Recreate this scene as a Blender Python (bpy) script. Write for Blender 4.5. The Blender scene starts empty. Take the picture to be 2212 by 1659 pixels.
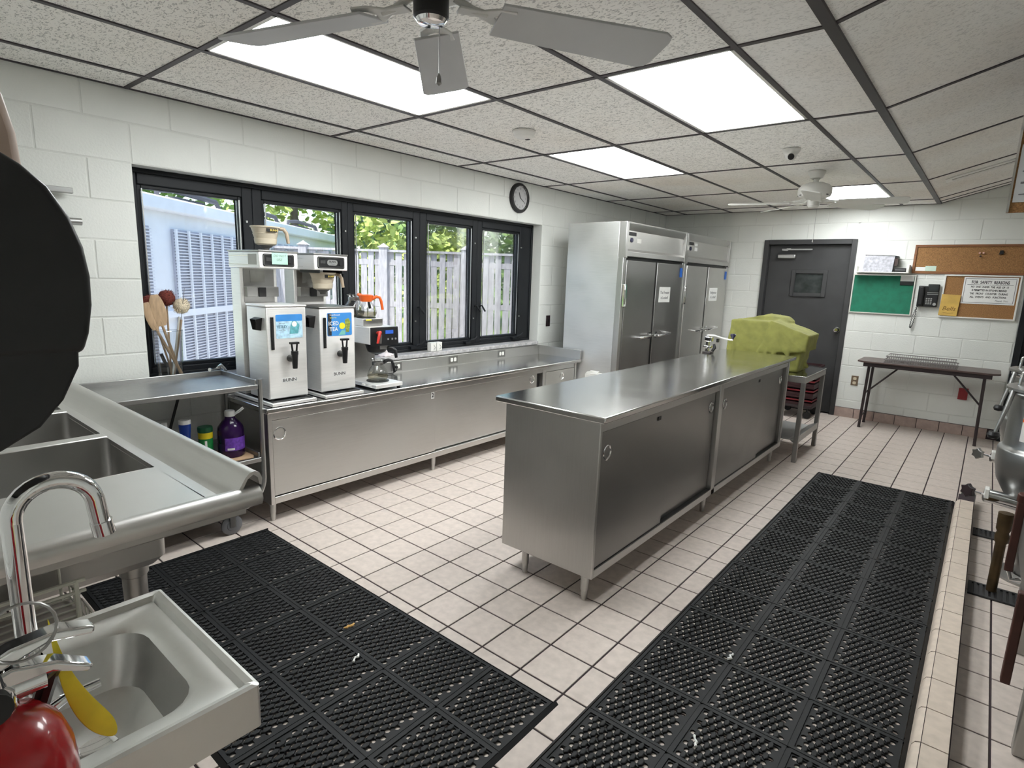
import bpy, bmesh, math, random
from mathutils import Vector, Matrix
random.seed(7)
R = math.radians
sc = bpy.context.scene
COL = sc.collection

# ------------------------------------------------------------------ camera
CAM = Vector((3.6377, -1.164, 1.5071)); FPX = 1236.7; IW, IH = 2212, 1659
YAW, PITCH, ROLL = -0.6883, -0.1856, 0.0338
_f = Vector((math.sin(YAW)*math.cos(PITCH), math.cos(YAW)*math.cos(PITCH), math.sin(PITCH)))
_r = Vector((math.cos(YAW), -math.sin(YAW), 0)); _u = _r.cross(_f)
RT = _r*math.cos(ROLL) + _u*math.sin(ROLL); UP = _u*math.cos(ROLL) - _r*math.sin(ROLL)
cam = bpy.data.objects.new('camera', bpy.data.cameras.new('camera')); COL.objects.link(cam)
cam.data.sensor_width = 36; cam.data.lens = FPX/IW*36; cam.data.clip_start = 0.02; cam.data.clip_end = 300
m3 = Matrix((RT, UP, -_f)).transposed()
cam.matrix_world = Matrix.Translation(CAM) @ m3.to_4x4()
sc.camera = cam
# ------------------------------------------------------------------ sky, sun, exposure
w = bpy.data.worlds.new('sky'); sc.world = w; w.use_nodes = True
nt = w.node_tree; bg = nt.nodes['Background']
sky = nt.nodes.new('ShaderNodeTexSky'); sky.sky_type = 'NISHITA'; sky.sun_disc = False
sky.sun_elevation = R(62); sky.sun_rotation = R(155); sky.air_density = 1.2; sky.dust_density = 2.0
nt.links.new(sky.outputs[0], bg.inputs[0]); bg.inputs[1].default_value = 0.40
sun = bpy.data.objects.new('sun', bpy.data.lights.new('sun', 'SUN')); COL.objects.link(sun)
sun.data.energy = 5.6; sun.data.angle = R(0.6); sun.data.color = (1.0, 0.95, 0.88)
sun.rotation_euler = Vector((-0.20, 0.42, -0.885)).to_track_quat('-Z', 'Y').to_euler()
sun.location = (4, -8, 17)
vs = sc.view_settings
vs.view_transform = 'Standard'; vs.look = 'None'; vs.gamma = 1.0; vs.use_curve_mapping = False
vs.exposure = 0.34
sc.cycles.max_bounces = 6; sc.cycles.diffuse_bounces = 4; sc.cycles.glossy_bounces = 3; sc.cycles.transparent_max_bounces = 6; sc.cycles.use_adaptive_sampling = False; sc.cycles.caustics_refractive = False
LAMP = 15.0            # emission strength of the ceiling panels

# ------------------------------------------------------------------ materials
MATS = {}
def newmat(name):
    m = bpy.data.materials.new(name); m.use_nodes = True
    n = m.node_tree; return m, n, n.nodes['Principled BSDF']
def mat(name, col, rough=0.5, metal=0.0, var=0.06, scale=8.0, bump=0.0, bscale=60.0, stretch=(1, 1, 1), rvar=0.08,
        coat=0.0, trans=0.0, ior=1.45, emit=0.0, alpha=1.0, spec=0.5):
    """Principled material with procedural colour, roughness and relief variation (world space noise)."""
    if name in MATS: return MATS[name]
    m, n, b = newmat(name); N = n.nodes; L_ = n.links
    geo = N.new('ShaderNodeNewGeometry'); mp = N.new('ShaderNodeMapping'); mp.inputs['Scale'].default_value = stretch
    L_.new(geo.outputs['Position'], mp.inputs[0])
    nz = N.new('ShaderNodeTexNoise'); nz.inputs['Scale'].default_value = scale; nz.inputs['Detail'].default_value = 2
    L_.new(mp.outputs[0], nz.inputs[0])
    rp = N.new('ShaderNodeValToRGB'); c = col
    rp.color_ramp.elements[0].position = 0.3; rp.color_ramp.elements[1].position = 0.7
    rp.color_ramp.elements[0].color = (*[max(0, x*(1-var)) for x in c], 1)
    rp.color_ramp.elements[1].color = (*[min(1, x*(1+var)) for x in c], 1)
    L_.new(nz.outputs[0], rp.inputs[0]); L_.new(rp.outputs[0], b.inputs['Base Color'])
    mr = N.new('ShaderNodeMapRange'); mr.inputs[3].default_value = max(0.02, rough-rvar); mr.inputs[4].default_value = min(1, rough+rvar)
    L_.new(nz.outputs[0], mr.inputs[0]); L_.new(mr.outputs[0], b.inputs['Roughness'])
    b.inputs['Metallic'].default_value = metal; b.inputs['Coat Weight'].default_value = coat
    b.inputs['Transmission Weight'].default_value = trans; b.inputs['IOR'].default_value = ior
    b.inputs['Specular IOR Level'].default_value = spec
    if emit: b.inputs['Emission Color'].default_value = (*col, 1); b.inputs['Emission Strength'].default_value = emit
    if bump:
        n2 = N.new('ShaderNodeTexNoise'); n2.inputs['Scale'].default_value = bscale; n2.inputs['Detail'].default_value = 1
        L_.new(mp.outputs[0], n2.inputs[0])
        bp = N.new('ShaderNodeBump'); bp.inputs['Strength'].default_value = bump; bp.inputs['Distance'].default_value = 0.003
        L_.new(n2.outputs[0], bp.inputs['Height']); L_.new(bp.outputs[0], b.inputs['Normal'])
    MATS[name] = m
    return m
def steel(name, col=(0.60, 0.59, 0.57), rough=0.385, grain=(3, 3, 90), var=0.07, worn=0.0):
    if name in MATS: return MATS[name]
    m, n, b = newmat(name); N = n.nodes; L_ = n.links
    geo = N.new('ShaderNodeNewGeometry')
    mp = N.new('ShaderNodeMapping'); mp.inputs['Scale'].default_value = grain; L_.new(geo.outputs['Position'], mp.inputs[0])
    g = N.new('ShaderNodeTexNoise'); g.inputs['Scale'].default_value = 2.5; g.inputs['Detail'].default_value = 2; L_.new(mp.outputs[0], g.inputs[0])
    s = N.new('ShaderNodeTexNoise'); s.inputs['Scale'].default_value = 2.3; s.inputs['Detail'].default_value = 2; L_.new(geo.outputs['Position'], s.inputs[0])
    ad = N.new('ShaderNodeMath'); ad.operation = 'MULTIPLY_ADD'; ad.inputs[1].default_value = 0.45
    L_.new(g.outputs[0], ad.inputs[0]); L_.new(s.outputs[0], ad.inputs[2])
    mr = N.new('ShaderNodeMapRange'); mr.inputs[1].default_value = 0.4; mr.inputs[2].default_value = 1.05
    mr.inputs[3].default_value = rough*0.75; mr.inputs[4].default_value = rough*1.28
    L_.new(ad.outputs[0], mr.inputs[0]); L_.new(mr.outputs[0], b.inputs['Roughness'])
    rp = N.new('ShaderNodeValToRGB')
    rp.color_ramp.elements[0].position = 0.35; rp.color_ramp.elements[1].position = 0.8
    rp.color_ramp.elements[0].color = (*[x*(1-var-worn) for x in col], 1); rp.color_ramp.elements[1].color = (*[min(1, x*(1+var)) for x in col], 1)
    L_.new(s.outputs[0] if worn else ad.outputs[0], rp.inputs[0]); L_.new(rp.outputs[0], b.inputs['Base Color'])
    b.inputs['Metallic'].default_value = 1.0
    MATS[name] = m; return m
def glass(name, tint=(1, 1, 1), refl=0.10, fres=0.5):
    m = bpy.data.materials.new(name); m.use_nodes = True; n = m.node_tree; N = n.nodes; L_ = n.links
    N.remove(N['Principled BSDF']); out = N['Material Output']
    t = N.new('ShaderNodeBsdfTransparent'); t.inputs[0].default_value = (*tint, 1)
    g = N.new('ShaderNodeBsdfGlossy'); g.inputs['Roughness'].default_value = 0.03
    lw = N.new('ShaderNodeLayerWeight'); lw.inputs[0].default_value = 0.35
    nz = N.new('ShaderNodeTexNoise'); nz.inputs['Scale'].default_value = 3
    mul = N.new('ShaderNodeMath'); mul.operation = 'MULTIPLY_ADD'; mul.inputs[1].default_value = fres; mul.inputs[2].default_value = refl*0.4
    L_.new(lw.outputs['Fresnel'], mul.inputs[0])
    mx = N.new('ShaderNodeMixShader'); L_.new(mul.outputs[0], mx.inputs[0]); L_.new(t.outputs[0], mx.inputs[1]); L_.new(g.outputs[0], mx.inputs[2])
    bp = N.new('ShaderNodeBump'); bp.inputs['Strength'].default_value = 0.01; L_.new(nz.outputs[0], bp.inputs['Height']); L_.new(bp.outputs[0], g.inputs['Normal'])
    L_.new(mx.outputs[0], out.inputs[0]); return m

WALL = mat('painted_block', (0.725, 0.735, 0.70), 0.55, var=0.03, scale=3, bump=0.35, bscale=90)
JOINT = mat('painted_mortar', (0.67, 0.68, 0.645), 0.6, var=0.03, scale=3, bump=0.3, bscale=70)
TILE = mat('floor_tile', (0.58, 0.505, 0.455), 0.42, var=0.09, scale=26, rvar=0.12)
GROUT = mat('dark_grout', (0.035, 0.022, 0.026), 0.85, var=0.2, scale=30)
STEEL = steel('stainless_brushed')
STEELV = steel('stainless_vertical', (0.56, 0.555, 0.54), 0.385, (90, 90, 3))
STEELTOP = steel('stainless_top', (0.63, 0.625, 0.61), 0.17, (60, 4, 4))
STEELW = steel('stainless_worn', (0.50, 0.49, 0.47), 0.40, (8, 8, 8), 0.1, 0.18)
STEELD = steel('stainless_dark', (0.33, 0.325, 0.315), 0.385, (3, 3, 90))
ALU = steel('aluminium_dull', (0.50, 0.50, 0.49), 0.42, (20, 20, 20), 0.1, 0.2)
CHROME = steel('chrome', (0.78, 0.78, 0.78), 0.06, (5, 5, 5), 0.03)
BLACKF = mat('window_black', (0.012, 0.0135, 0.016), 0.5, var=0.2, scale=5, spec=0.3)
BLACK = mat('black_plastic', (0.012, 0.012, 0.013), 0.38, var=0.2, scale=20)
RUBBER = mat('black_rubber', (0.011, 0.0115, 0.0125), 0.55, var=0.25, scale=14, spec=0.35)
DARKD = mat('door_charcoal', (0.040, 0.040, 0.041), 0.5, var=0.12, scale=6, bump=0.06, bscale=150)
WHITE = mat('white_enamel', (0.78, 0.77, 0.73), 0.35, var=0.04)
PAPER = mat('white_paper', (0.80, 0.80, 0.78), 0.7, var=0.03)
INK = mat('black_ink', (0.02, 0.02, 0.022), 0.7, var=0.1)
GREYINK = mat('grey_ink', (0.16, 0.16, 0.17), 0.7, var=0.1)
CREAM = mat('cream_plastic', (0.55, 0.48, 0.37), 0.45, var=0.06)
RED = mat('red_paint', (0.36, 0.008, 0.012), 0.22, var=0.08, coat=0.5)
REDP = mat('red_plastic', (0.55, 0.04, 0.03), 0.35, var=0.05)
ORANGE = mat('orange_plastic', (0.78, 0.13, 0.02), 0.35, var=0.05)
YELLOW = mat('yellow_paper', (0.88, 0.72, 0.05), 0.6, var=0.1, scale=30)
CORK = mat('cork', (0.30, 0.155, 0.06), 0.85, var=0.35, scale=160, bump=0.3, bscale=200)
CORKW = mat('cork_frame_wood', (0.22, 0.09, 0.035), 0.5, var=0.2, scale=12, stretch=(1, 8, 8))
WOOD = mat('utensil_wood', (0.45, 0.31, 0.19), 0.6, var=0.15, scale=20, stretch=(4, 4, 1))
CHALK = mat('chalkboard_green', (0.012, 0.155, 0.09), 0.75, var=0.14, scale=18)
TABLEW = mat('table_laminate', (0.085, 0.055, 0.05), 0.33, var=0.25, scale=9, stretch=(1, 10, 10))
BROWNM = mat('brown_metal', (0.03, 0.02, 0.022), 0.4, var=0.15)
MAROON = mat('maroon_plastic', (0.035, 0.010, 0.012), 0.5, var=0.2, scale=10)
OLIVE = mat('olive_cloth', (0.25, 0.25, 0.065), 0.8, var=0.14, scale=14, bump=0.2, bscale=260)
TBAR = mat('ceiling_grid_dark', (0.055, 0.048, 0.052), 0.5, var=0.12)
SILL = mat('sill_stone', (0.42, 0.41, 0.41), 0.35, var=0.3, scale=34)
BLADE = mat('fan_blade_grey', (0.50, 0.50, 0.50), 0.45, var=0.06, scale=5)
BRUSHB = mat('brush_brown', (0.16, 0.035, 0.025), 0.9, var=0.4, scale=120, bump=0.8, bscale=240)
BRUSHW = mat('brush_cream', (0.72, 0.62, 0.46), 0.9, var=0.2, scale=120, bump=0.8, bscale=240)
GLASSW = glass('window_glass', (0.97, 0.985, 0.98))
GLASSC = glass('clear_glass', (0.90, 0.91, 0.90), 0.12, 0.22)
ACRYL = glass('clear_acrylic', (0.93, 0.95, 0.96), 0.2)

# ------------------------------------------------------------------ mesh helpers
class MB:
    def __init__(s, M=None): s.v = []; s.f = []; s.M = M
    def add(s, vs_, fs_):
        o = len(s.v)
        if s.M is not None: vs_ = [tuple(s.M @ Vector(p)) for p in vs_]
        s.v += [tuple(p) for p in vs_]; s.f += [tuple(i+o for i in f) for f in fs_]; return s
    def box(s, x0, x1, y0, y1, z0, z1):
        return s.add([(x0,y0,z0),(x1,y0,z0),(x1,y1,z0),(x0,y1,z0),(x0,y0,z1),(x1,y0,z1),(x1,y1,z1),(x0,y1,z1)],
                     [(0,3,2,1),(4,5,6,7),(0,1,5,4),(1,2,6,5),(2,3,7,6),(3,0,4,7)])
    def prism(s, poly, ax, a, b):
        def P(u, v, t): return {'x': (t,u,v), 'y': (u,t,v), 'z': (u,v,t)}[ax]
        n = len(poly)
        vs_ = [P(u,v,a) for u,v in poly] + [P(u,v,b) for u,v in poly]
        fs_ = [tuple(range(n-1,-1,-1)), tuple(range(n,2*n))] + [(i,(i+1)%n,n+(i+1)%n,n+i) for i in range(n)]
        return s.add(vs_, fs_)
    def cyl(s, p0, p1, r0, r1=None, n=16, caps=True):
        return s.tube([p0, p1], [r0, r0 if r1 is None else r1], n, caps=caps)
    def tube(s, pts, r, n=8, closed=False, caps=True):
        P = [Vector(p) for p in pts]; k = len(P); rs = r if isinstance(r, (list, tuple)) else [r]*k
        vs_ = []; fs_ = []; up = None
        for i in range(k):
            if closed: d = P[(i+1) % k]-P[i-1]
            else: d = P[min(i+1,k-1)]-P[max(i-1,0)]
            d.normalize()
            if up is None:
                a = Vector((0,0,1)) if abs(d.z) < 0.9 else Vector((1,0,0)); up = d.cross(a).normalized()
            else:
                up = (up-d*up.dot(d)); up.normalize()
            q = d.cross(up)
            for j in range(n):
                t = 2*math.pi*j/n; vs_.append(P[i]+(up*math.cos(t)+q*math.sin(t))*rs[i])
        for i in range(k if closed else k-1):
            a, b = i*n, ((i+1) % k)*n
            for j in range(n): fs_.append((a+j, a+(j+1)%n, b+(j+1)%n, b+j))
        if caps and not closed: fs_ += [tuple(range(n-1,-1,-1)), tuple(range((k-1)*n, k*n))]
        return s.add(vs_, fs_)
    def lathe(s, prof, c=(0,0,0), n=24, axis='z', a0=0, a1=None):
        vs_ = []; fs_ = []; full = a1 is None; m = n if full else n+1
        for rr, h in prof:
            for j in range(m):
                t = a0+(2*math.pi*j/n if full else (a1-a0)*j/n)
                u, v = rr*math.cos(t), rr*math.sin(t)
                p = {'z': (u,v,h), 'x': (h,u,v), 'y': (u,h,v)}[axis]
                vs_.append((c[0]+p[0], c[1]+p[1], c[2]+p[2]))
        for i in range(len(prof)-1):
            for j in range(n if full else n):
                j2 = (j+1) % m
                fs_.append((i*m+j, i*m+j2, (i+1)*m+j2, (i+1)*m+j))
        return s.add(vs_, fs_)
    def quad(s, a, b, c, d): return s.add([a,b,c,d], [(0,1,2,3)])
    def mesh(s, name, smooth=True, ang=38, recalc=True):
        me = bpy.data.meshes.new(name); me.from_pydata(s.v, [], s.f)
        if recalc or True:
            bm = bmesh.new(); bm.from_mesh(me); bmesh.ops.remove_doubles(bm, verts=bm.verts, dist=1e-6)
            if recalc: bmesh.ops.recalc_face_normals(bm, faces=bm.faces)
            bm.to_mesh(me); bm.free()
        if smooth:
            me.polygons.foreach_set('use_smooth', [True]*len(me.polygons)); me.set_sharp_from_angle(angle=R(ang))
        return me
def link(name, me, m=None, parent=None, loc=None):
    o = bpy.data.objects.new(name, me); COL.objects.link(o)
    if m is not None and not me.materials: me.materials.append(m)
    if parent is not None:
        o.parent = parent
        if loc is None: loc = -parent.location if parent.parent is None else Vector((0,0,0))
    o.location = loc if loc is not None else (0,0,0)
    return o
def tag(o, label, cat, group=None, kind=None):
    o['label'] = label; o['category'] = cat
    if group: o['group'] = group
    if kind: o['kind'] = kind
    return o
def thing(name, label, cat, loc=(0,0,0), group=None, kind=None):
    o = bpy.data.objects.new(name, None); COL.objects.link(o); o.location = loc; o.empty_display_size = 0.05
    return tag(o, label, cat, group, kind)
def part(mb, name, m, parent, bevel=0, smooth=True, label=None, ang=38, recalc=True, seg=2):
    o = link(name, mb.mesh(name, smooth, ang, recalc), m, parent)
    if bevel:
        b = o.modifiers.new('bevel', 'BEVEL'); b.width = bevel; b.segments = seg; b.limit_method = 'ANGLE'; b.angle_limit = R(40)
    if label: o['label'] = label
    return o
def solo(mb, name, m, label, cat, group=None, kind=None, bevel=0, smooth=True, ang=38, recalc=True):
    """a thing that is one mesh, its origin moved to its base"""
    xs = [p[0] for p in mb.v]; ys = [p[1] for p in mb.v]; zs = [p[2] for p in mb.v]
    c = Vector(((min(xs)+max(xs))/2, (min(ys)+max(ys))/2, min(zs)))
    mb.v = [tuple(Vector(p)-c) for p in mb.v]
    o = link(name, mb.mesh(name, smooth, ang, recalc), m, None, c)
    if bevel:
        b = o.modifiers.new('bevel', 'BEVEL'); b.width = bevel; b.segments = 2; b.limit_method = 'ANGLE'; b.angle_limit = R(40)
    return tag(o, label, cat, group, kind)
def arc(c, r, a0, a1, n, plane='xz'):
    out = []
    for i in range(n+1):
        t = R(a0+(a1-a0)*i/n); u, v = r*math.cos(t), r*math.sin(t)
        out.append({'xz': (c[0]+u, c[1], c[2]+v), 'yz': (c[0], c[1]+u, c[2]+v), 'xy': (c[0]+u, c[1]+v, c[2])}[plane])
    return out
def rrect(u0, u1, v0, v1, r, n=5):
    out = []
    for cu, cv, a in ((u1-r,v1-r,0),(u0+r,v1-r,90),(u0+r,v0+r,180),(u1-r,v0+r,270)):
        for i in range(n+1):
            t = R(a+90*i/n); out.append((cu+r*math.cos(t), cv+r*math.sin(t)))
    return out
TEXTS = []
def text(s, size, loc, face, m, parent, name='lettering', bold=0.0, sx=1.0, align='CENTER', rot=0.0, shear=0.0):
    """flat print: face '-y' (read looking along +y) or '+x' (read looking along -x) or '+z'"""
    e = {'-y': Matrix.Rotation(R(90),4,'X'), '+x': Matrix.Rotation(R(90),4,'Z') @ Matrix.Rotation(R(90),4,'X'), '+z': Matrix.Identity(4)}[face]
    M = Matrix.Translation(loc) @ e @ Matrix.Rotation(R(rot),4,'Z') @ Matrix.Diagonal((sx,1,1,1))
    TEXTS.append((s, size, M, m, parent, name, bold, align, shear))
def flush_texts():
    tmp = []
    for s, size, M, m, parent, name, bold, align, shear in TEXTS:
        c = bpy.data.curves.new('txt', 'FONT'); c.body = s; c.size = size; c.align_x = align; c.align_y = 'CENTER'
        c.offset = bold*size; c.resolution_u = 2; c.extrude = 0.0002; c.shear = shear
        o = bpy.data.objects.new('txt', c); COL.objects.link(o); tmp.append(o)
    dg = bpy.context.evaluated_depsgraph_get()
    for o, (s, size, M, m, parent, name, bold, align, shear) in zip(tmp, TEXTS):
        me = bpy.data.meshes.new_from_object(o.evaluated_get(dg)); me.transform(M); me.materials.clear(); me.name = name
        link(name, me, m, parent)
    for o in tmp:
        c = o.data; bpy.data.objects.remove(o); bpy.data.curves.remove(c)
def project(p):
    d = Vector(p)-CAM; z = d.dot(_f)
    if z < 0.05: return None
    return (IW/2+FPX*d.dot(RT)/z, IH/2-FPX*d.dot(UP)/z, z)
# ================================================================== THE ROOM
L = 6.4936; H = 2.406; XR = 4.95; YF = -1.176; YB = -3.3; XF = 3.062; T2 = 0.6096; CB = 0.2032
SLOPE = 0.29
def ceil_z(x): return H if x <= XF else H+(x-XF)*SLOPE
# ---- floor: every tile its own piece, dark grout recessed between them
FX0, FY0, TS = 0.188, 0.017, 0.2032
fl = MB().box(-0.02, XR+0.1, YB-0.1, L+0.1, -0.15, -0.004)
floor = part(fl, 'floor', GROUT, None); tag(floor, 'beige square tile kitchen floor with dark grout joints', 'floor', kind='structure')
tile_me = MB()
h = TS/2-0.0038; b_ = 0.0014
tile_me.add([(-h,-h,-0.005),(h,-h,-0.005),(h,h,-0.005),(-h,h,-0.005),(-h,-h,-b_),(h,-h,-b_),(h,h,-b_),(-h,h,-b_),
             (-h+b_,-h+b_,0),(h-b_,-h+b_,0),(h-b_,h-b_,0),(-h+b_,h-b_,0)],
            [(0,1,5,4),(1,2,6,5),(2,3,7,6),(3,0,4,7),(4,5,9,8),(5,6,10,9),(6,7,11,10),(7,4,8,11),(8,9,10,11)])
tile_v, tile_f = list(tile_me.v), list(tile_me.f)
TILEM = tile_me.mesh('tile', smooth=False)
covered = [(0.56,2.64,-0.54,0.36),(2.735,3.63,-0.2,3.96),(0.0,0.45,0.4,3.7),(1.83,2.38,0.99,4.15),(0.2,0.96,3.7,6.5),(0,0.5,-0.5,0.42),(0,2.1,-1.2,-0.4),(3.63,3.74,-2,3.95)]
cells = []; rest = MB()
ix0 = int(math.floor((0-FX0)/TS)); ix1 = int((XR-FX0)/TS); iy0 = int(math.floor((YB-FY0)/TS)); iy1 = int((L-FY0)/TS)
for i in range(ix0, ix1+1):
    for j in range(iy0, iy1+1):
        cx, cy = FX0+(i+.5)*TS, FY0+(j+.5)*TS
        if cx-h > XR or cy-h > L or cx+h < 0.0: continue
        p = project((cx, cy, 0))
        vis = p and -40 < p[0] < IW+40 and 500 < p[1] < IH+60 and not any(a < cx < b and c < cy < d for a,b,c,d in covered)
        if vis: cells.append((p[2], cx, cy))
        else: rest.add([(x+cx, y+cy, z) for x,y,z in tile_v], tile_f)
cells.sort()
for k, (d, cx, cy) in enumerate(cells):
    if k < 300: 
        o = link('tile', TILEM, TILE, floor, (cx, cy, 0)); 
    else: rest.add([(x+cx, y+cy, z) for x,y,z in tile_v], tile_f)
o = part(rest, 'distant_tiles', TILE, floor, smooth=False, recalc=False); o['kind'] = 'stuff'

# ---- painted block walls
BLK = {}
def block(parent, M, w, hh, u, v):
    """one painted block of width w, height hh, front face in the local u-v plane at depth 0"""
    key = (round(w,4), round(hh,4))
    if key not in BLK:
        g = 0.0035; e = 0.003; d = 0.006
        a, b, c, dd = g, w-g, g, hh-g
        mb = MB().add([(a,-d,c),(b,-d,c),(b,-d,dd),(a,-d,dd),(a,-e*.6,c),(b,-e*.6,c),(b,-e*.6,dd),(a,-e*.6,dd),(a+e,0,c+e),(b-e,0,c+e),(b-e,0,dd-e),(a+e,0,dd-e)],
                     [(0,1,5,4),(1,2,6,5),(2,3,7,6),(3,0,4,7),(4,5,9,8),(5,6,10,9),(6,7,11,10),(7,4,8,11),(8,9,10,11)])
        BLK[key] = mb.mesh('block', smooth=False)
    o = link('block', BLK[key], WALL, parent); o.matrix_local = M @ Matrix.Translation((u, random.uniform(-.0006,.0006), v)); return o
def block_wall(parent, M, width, height, holes, u_off=0.0):
    n = int(math.ceil(height/CB))
    for k in range(n):
        z0, z1 = k*CB, min((k+1)*CB, height)
        u = u_off-0.4064*2 + (0.2032 if k % 2 else 0)
        while u < width:
            segs = [(max(u,0), min(u+0.4064, width))]
            for (a,b,c,d) in holes:
                if z1 > c+0.01 and z0 < d-0.01:
                    ns = []
                    for s0, s1 in segs:
                        if s1 <= a or s0 >= b: ns.append((s0,s1)); continue
                        if s0 < a: ns.append((s0,a))
                        if s1 > b: ns.append((b,s1))
                    segs = ns
            for s0, s1 in segs:
                if s1-s0 > 0.02: block(parent, M, s1-s0, z1-z0, s0, z0)
            u += 0.4064
WO = (0.0, 3.6576, 0.8128, 2.032)     # window opening y0,y1,z0,z1
ZT = 3.05
# window wall, inner face x = 0 (local u = y, facing +x)
mb = MB(); x0, x1 = -0.22, -0.003
mb.box(x0,x1,YF-0.2,WO[0],-0.1,ZT).box(x0,x1,WO[1],L+0.2,-0.1,ZT).box(x0,x1,WO[0],WO[1],-0.1,WO[2]).box(x0,x1,WO[0],WO[1],WO[3],ZT)
wl = part(mb, 'wall_left', JOINT, None, smooth=False); tag(wl, 'cream painted concrete block wall with the long window', 'wall', kind='structure')
Ml = Matrix(((0,1,0,0),(1,0,0,YF),(0,0,1,0),(0,0,0,1)))     # u->y , depth->x
block_wall(wl, Ml, L-YF, 2.44, [(WO[0]-YF, WO[1]-YF, WO[2], WO[3])], u_off=(-YF) % 0.4064)
# back wall, inner face y = L (facing -y)
DX0, DX1, DZ = 1.35, 2.363, 2.055
mb = MB(); y0, y1 = L+0.003, L+0.22
mb.box(-0.2,DX0+.02,y0,y1,-0.1,ZT).box(DX1-.02,3.90,y0,y1,-0.1,ZT).box(4.78,XR+.2,y0,y1,-0.1,ZT).box(DX0,DX1,y0,y1,2.03,ZT).box(3.88,4.80,y0,y1,2.03,ZT).box(DX0-.05,DX1+.05,L+.14,y1,-0.1,2.04).box(3.85,4.85,L+.14,y1,-0.1,2.04)
wb = part(mb, 'wall_back', JOINT, None, smooth=False); tag(wb, 'cream painted concrete block wall with the charcoal door', 'wall', kind='structure')
Mb = Matrix(((1,0,0,0),(0,-1,0,L),(0,0,1,0),(0,0,0,1)))
block_wall(wb, Mb, XR, 3.04, [(DX0,DX1,0,2.032),(3.87,4.82,0,2.032)], u_off=0.2)
# wall the hand sink hangs on (photographer stands in its opening), right wall, passage walls
mb = MB().box(-0.2,3.08,YF-0.2,YF-0.003,-0.1,ZT).box(4.35,XR+.2,YF-0.2,YF-0.003,-0.1,ZT).box(3.08,4.35,YF-0.2,YF-0.003,2.1,ZT)
wf = part(mb, 'wall_front', JOINT, None, smooth=False); tag(wf, 'cream painted block wall behind the hand sink', 'wall', kind='structure')
Mf = Matrix(((-1,0,0,3.08),(0,1,0,YF),(0,0,1,0),(0,0,0,1)))
block_wall(wf, Mf, 3.08, 2.44, [])
wr = part(MB().box(XR,XR+.2,YB-.2,L+.2,-.1,3.2), 'wall_right', WALL, None, smooth=False); tag(wr, 'plain cream wall behind the steam kettles', 'wall', kind='structure')
wp = part(MB().box(2.1,XR+.2,YB-.2,YB,-.1,ZT).box(1.9,2.1,YB-.2,YF-.2,-.1,ZT), 'wall_passage', WALL, None, smooth=False); tag(wp, 'plain cream wall of the passage outside the kitchen', 'wall', kind='structure')

# ---- ceiling: dark grid, fissured tiles, light panels
CT = {}
def ceil_mat(name, col, fiss, stain):
    m, n, b = newmat(name); N = n.nodes; K = n.links
    geo = N.new('ShaderNodeNewGeometry')
    a = N.new('ShaderNodeTexNoise'); a.inputs['Scale'].default_value = 78; a.inputs['Detail'].default_value = 2; a.inputs['Distortion'].default_value = 1.6
    mp = N.new('ShaderNodeMapping'); mp.inputs['Scale'].default_value = (0.55, 1.0, 1.0); K.new(geo.outputs['Position'], mp.inputs[0]); K.new(mp.outputs[0], a.inputs[0])
    r = N.new('ShaderNodeValToRGB'); r.color_ramp.elements[0].position = 0.55; r.color_ramp.elements[1].position = 0.61
    r.color_ramp.elements[0].color = (1,1,1,1); r.color_ramp.elements[1].color = (1-fiss,1-fiss,1-fiss,1); K.new(a.outputs[0], r.inputs[0])
    s = N.new('ShaderNodeTexNoise'); s.inputs['Scale'].default_value = 1.1; s.inputs['Detail'].default_value = 2; K.new(geo.outputs['Position'], s.inputs[0])
    r2 = N.new('ShaderNodeValToRGB'); r2.color_ramp.elements[0].position = 0.5; r2.color_ramp.elements[1].position = 0.72
    r2.color_ramp.elements[0].color = (*col,1); r2.color_ramp.elements[1].color = (col[0]*(1-stain*.5),col[1]*(1-stain*.75),col[2]*(1-stain),1); K.new(s.outputs[0], r2.inputs[0])
    mx = N.new('ShaderNodeMix'); mx.data_type = 'RGBA'; mx.blend_type = 'MULTIPLY'; mx.inputs[0].default_value = 1
    K.new(r2.outputs[0], mx.inputs[6]); K.new(r.outputs[0], mx.inputs[7]); K.new(mx.outputs[2], b.inputs['Base Color'])
    b.inputs['Roughness'].default_value = 0.95; b.inputs['Specular IOR Level'].default_value = 0.1
    return m
CTILE = ceil_mat('ceiling_tile_fissured', (0.96,0.945,0.905), 0.42, 0.08)
CTILE2 = ceil_mat('ceiling_tile_fine', (0.95,0.935,0.90), 0.20, 0.14)
XA = 0.296; XL = [0.0, XA, XA+T2, XA+2*T2, XA+3*T2, XA+4*T2, XF]
YL = [-2.4384, -1.2192, 0.0, 1.2192, 2.4384, 3.6576, 4.8768, 6.096, L]
YL = [YB] + YL
roof = MB().box(-.2,XR+.2,YB-.2,L+.2,3.05,3.2).box(-.01,XF,YB,L+.01,H+.06,H+.09)
ceiling = part(roof, 'ceiling', mat('ceiling_void', (.3,.3,.3), .9), None, smooth=False); tag(ceiling, 'suspended ceiling of speckled tiles in a dark grid', 'ceiling', kind='structure')
lights = {(2,3):1, (4,4):2, (2,5):3, (4,7):4, (4,1):5}     # (column, row) cells with light panels; the last, unseen, is added to brighten near surfaces
def ctile(w_, d_, m, key):
    k = (round(w_,3), round(d_,3), m.name)
    if k not in CT:
        t = 0.012; e = 0.012
        CT[k] = MB().box(e, w_-e, e, d_-e, 0.002, 0.016).mesh('ceiling_tile', smooth=False)
    return CT[k]
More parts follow.
